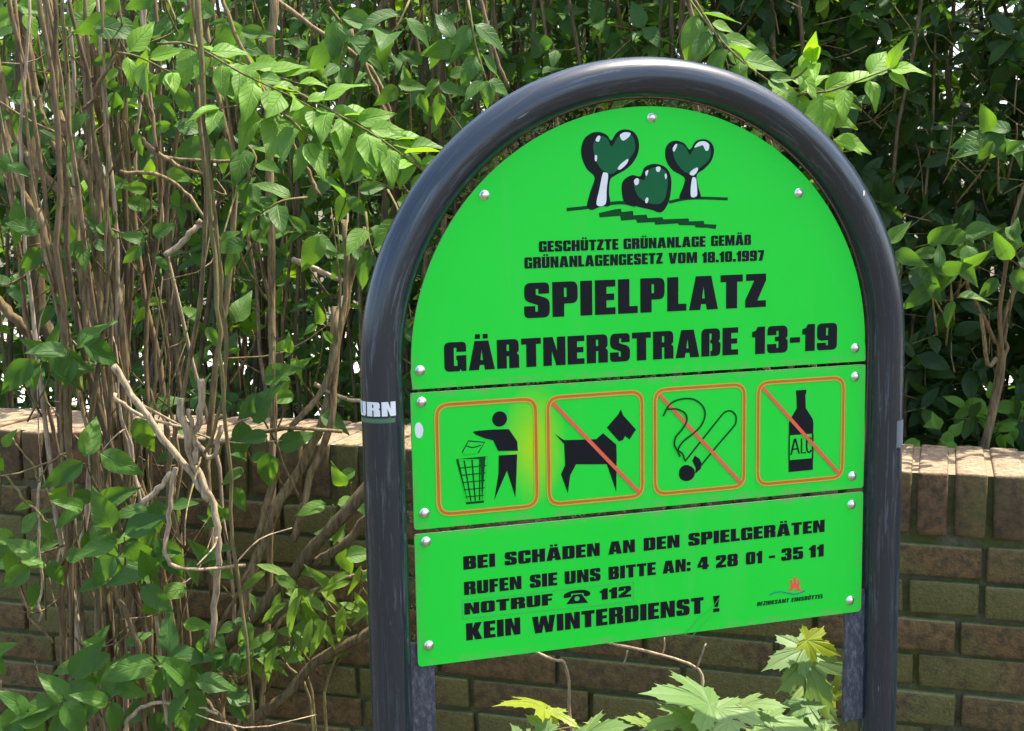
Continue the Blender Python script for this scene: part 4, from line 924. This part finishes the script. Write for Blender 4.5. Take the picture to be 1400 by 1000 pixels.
# ---- maple saplings under the panels
HALF = [(0, -.02), (.10, -.10), (.24, -.20), (.30, -.14), (.42, -.18), (.38, -.04), (.30, .06), (.40, .14), (.50, .20), (.52, .30), (.66, .40), (.52, .42), (.46, .50), (.36, .44), (.24, .38), (.20, .52), (.26, .60), (.20, .68), (.22, .78), (.12, .84), (0, 1.06)]
VEIN = [0, 0, .3, .3, 1, .3, 0, .3, .3, .4, 1, .4, .3, .2, 0, .2, .4, .3, .4, .5, 1]
def maple_leaf(par, base, tip, nrm, rng, young=0., bend=.14, wmul=1.0):
    d = tip - base; L = d.length; d.normalize(); x = d.cross(nrm).normalized(); z = x.cross(d); a = Acc()
    V = [(0, .06, .0)]; vv = [1.]; o1 = HALF + [(-px, py) for px, py in HALF[-2:0:-1]]; v1 = VEIN + VEIN[-2:0:-1]; out, vo = [], []
    for i_ in range(len(o1)):                                   # scalloped edge between the teeth
        p_, q_ = o1[i_], o1[(i_ + 1) % len(o1)]; out.append((p_[0] * rng.uniform(.95, 1.05), p_[1] + rng.uniform(-.012, .012))); vo.append(v1[i_])
        for f_ in (.33, .67):
            mx, my = p_[0] + (q_[0] - p_[0]) * f_, p_[1] + (q_[1] - p_[1]) * f_; sc_ = .925
            out.append((mx * sc_, .12 + (my - .12) * sc_)); vo.append((v1[i_] * (1 - f_) + v1[(i_ + 1) % len(o1)] * f_) * .85)
    rings = (.35, .7, 1.0)
    for t in rings:
        for (px, py), ve in zip(out, vo):
            qx, qy = px * t * wmul, .06 + (py - .06) * t; rr = math.hypot(qx, qy - .1)
            V.append((qx, qy, -bend * rr * rr + .018 * (1 - ve) * t + .025 * math.sin(5 * qx + 4 * qy))); vv.append(1 - (1 - ve) * min(1, t * 1.0) if ve < 1 else 1.)
    n = len(out); Fc = [(0, 1 + k, 1 + (k + 1) % n) for k in range(n)]
    for j in range(len(rings) - 1):
        for k in range(n): Fc.append((1 + j * n + k, 1 + (j + 1) * n + k, 1 + (j + 1) * n + (k + 1) % n, 1 + j * n + (k + 1) % n))
    W = [(base + (x * p[0] + d * p[1] + z * p[2]) * L)[:] for p in V]
    a.add(W, Fc, None, vein=vv, rnd=rng.random(), young=young)
    return obj('leaf', a.mesh('leaf'), M['maple'], par)
rM = random.Random(77)
def sapling(x, Y, lab, leaves, stems):
    o = empty('maple_sapling', Vector((at(x, 1000, Y).x, Y, 0)), lab, 'sapling', 'maple saplings under the sign'); hub = at(*stems[0])
    stem('stem', M['twig'], o, [Vector((at(x, 1000, Y).x, Y, 0)), at(x, 1120, Y)] + PX(*stems), .0045, .0022, rM, 14, .003)
    for bx, by, bY, tx, ty, tY, nu, nv, yg, wm in leaves:
        b = at(bx, by, bY); e = at(tx, ty, tY); k = PX(*stems)
        st = min(k, key=lambda q: (q - b).length)
        maple_leaf(o, b, e, UP * nu + (CAMP - b).normalized() * nv + vrand(rM) * .08, rM, yg, wmul=wm)
        a = Acc(); tube(a, catmull([st, st.lerp(b, .5) + UP * .006, b], 6), .0011, .0008, 5, 0, rM); obj('petiole', a.mesh('petiole'), M['twig'], o)
    return o
sapling(1100, 1.78, 'maple sapling with large pale leaves hanging beside the right upright, below the panels', [
    (1104,886,1.75,1046,912,1.72,.35,1,0,.85), (1098,895,1.75,1135,985,1.73,.3,1,.05,.9), (1100,874,1.73,1151,896,1.73,.25,.8,1,.8), (1105,945,1.76,1150,990,1.75,.5,.8,.15,.8), (1120,985,1.72,1085,1030,1.7,.6,.7,.05,.9), (1135,960,1.78,1150,915,1.78,.4,.8,.6,.5), (1105,960,1.74,1070,1000,1.7,.8,.5,0,.9), (1110,930,1.77,1080,960,1.74,.6,.6,.35,.6), (1125,1000,1.7,1160,1040,1.68,.8,.5,.1,.9)], [(1104,1010,1.77),(1104,930,1.77),(1118,860,1.79)])
sapling(960, 1.72, 'maple sapling with broad pale leaves spreading low under the middle of the sign', [
    (975,965,1.66,885,938,1.62,1,.55,0,.9), (975,968,1.66,1050,985,1.64,1,.5,.05,.8), (965,975,1.68,930,1030,1.62,1,.6,.02,1.), (1010,965,1.7,1075,960,1.68,1,.4,.1,.8), (1040,985,1.68,1120,995,1.68,1,.45,.05,.8), (950,985,1.66,880,990,1.62,1,.5,.1,.8), (1000,985,1.64,960,1015,1.6,.9,.6,.05,.9), (1060,1000,1.66,1020,1030,1.62,.9,.6,.1,.9), (900,1000,1.66,850,975,1.64,.9,.5,.3,.7)], [(965,1040,1.7),(970,1000,1.7),(985,972,1.69)])
sapling(745, 1.68, 'small maple sapling with yellow-green leaves low under the left half of the sign', [
    (748,970,1.66,680,955,1.62,1,.18,.95,.8), (748,972,1.66,795,992,1.64,1,.25,.9,.6), (750,1000,1.62,718,975,1.64,.6,.7,0,.9), (790,1010,1.64,860,985,1.62,1,.5,.05,1.), (830,1000,1.66,800,985,1.66,.8,.3,.8,.7), (720,1020,1.6,700,990,1.6,.7,.7,.1,.9)], [(750,1040,1.68),(748,1000,1.67),(748,975,1.66)])
# ---- bare twigs crossing under the panels
tw_ = empty('bare_shrub', Vector((at(900, 1000, 1.95).x, 1.95, 0)), 'leafless pinkish twigs crossing in front of the wall just below the panels', 'shrub')
b0 = Vector((at(900, 1000, 1.95).x, 1.95, 0))
stem('stem', M['dead'], tw_, [b0, at(955, 1080, 1.93)] + PX((955,960,1.92),(952,915,1.92),(880,890,1.9),(830,878,1.9),(790,850,1.9)), .0030, .0020, rM, 24, .002)
stem('twig', M['dead'], tw_, PX((952,915,1.92),(960,895,1.92),(965,880,1.92)), .0018, .0012, rM, 6, .001)
stem('twig', M['dead'], tw_, PX((905,898,1.91),(908,885,1.91),(910,872,1.91)), .0014, .001, rM, 6, .001)
stem('twig', M['dead'], tw_, PX((858,890,1.9),(856,900,1.9),(853,906,1.9)), .0014, .001, rM, 6, .001)
stem('stem', M['dead'], tw_, [b0, at(800, 1080, 1.93)] + PX((782,1000,1.93),(778,942,1.92),(772,908,1.92),(755,902,1.92),(728,890,1.92),(710,870,1.92)), .0028, .0022, rM, 24, .002)
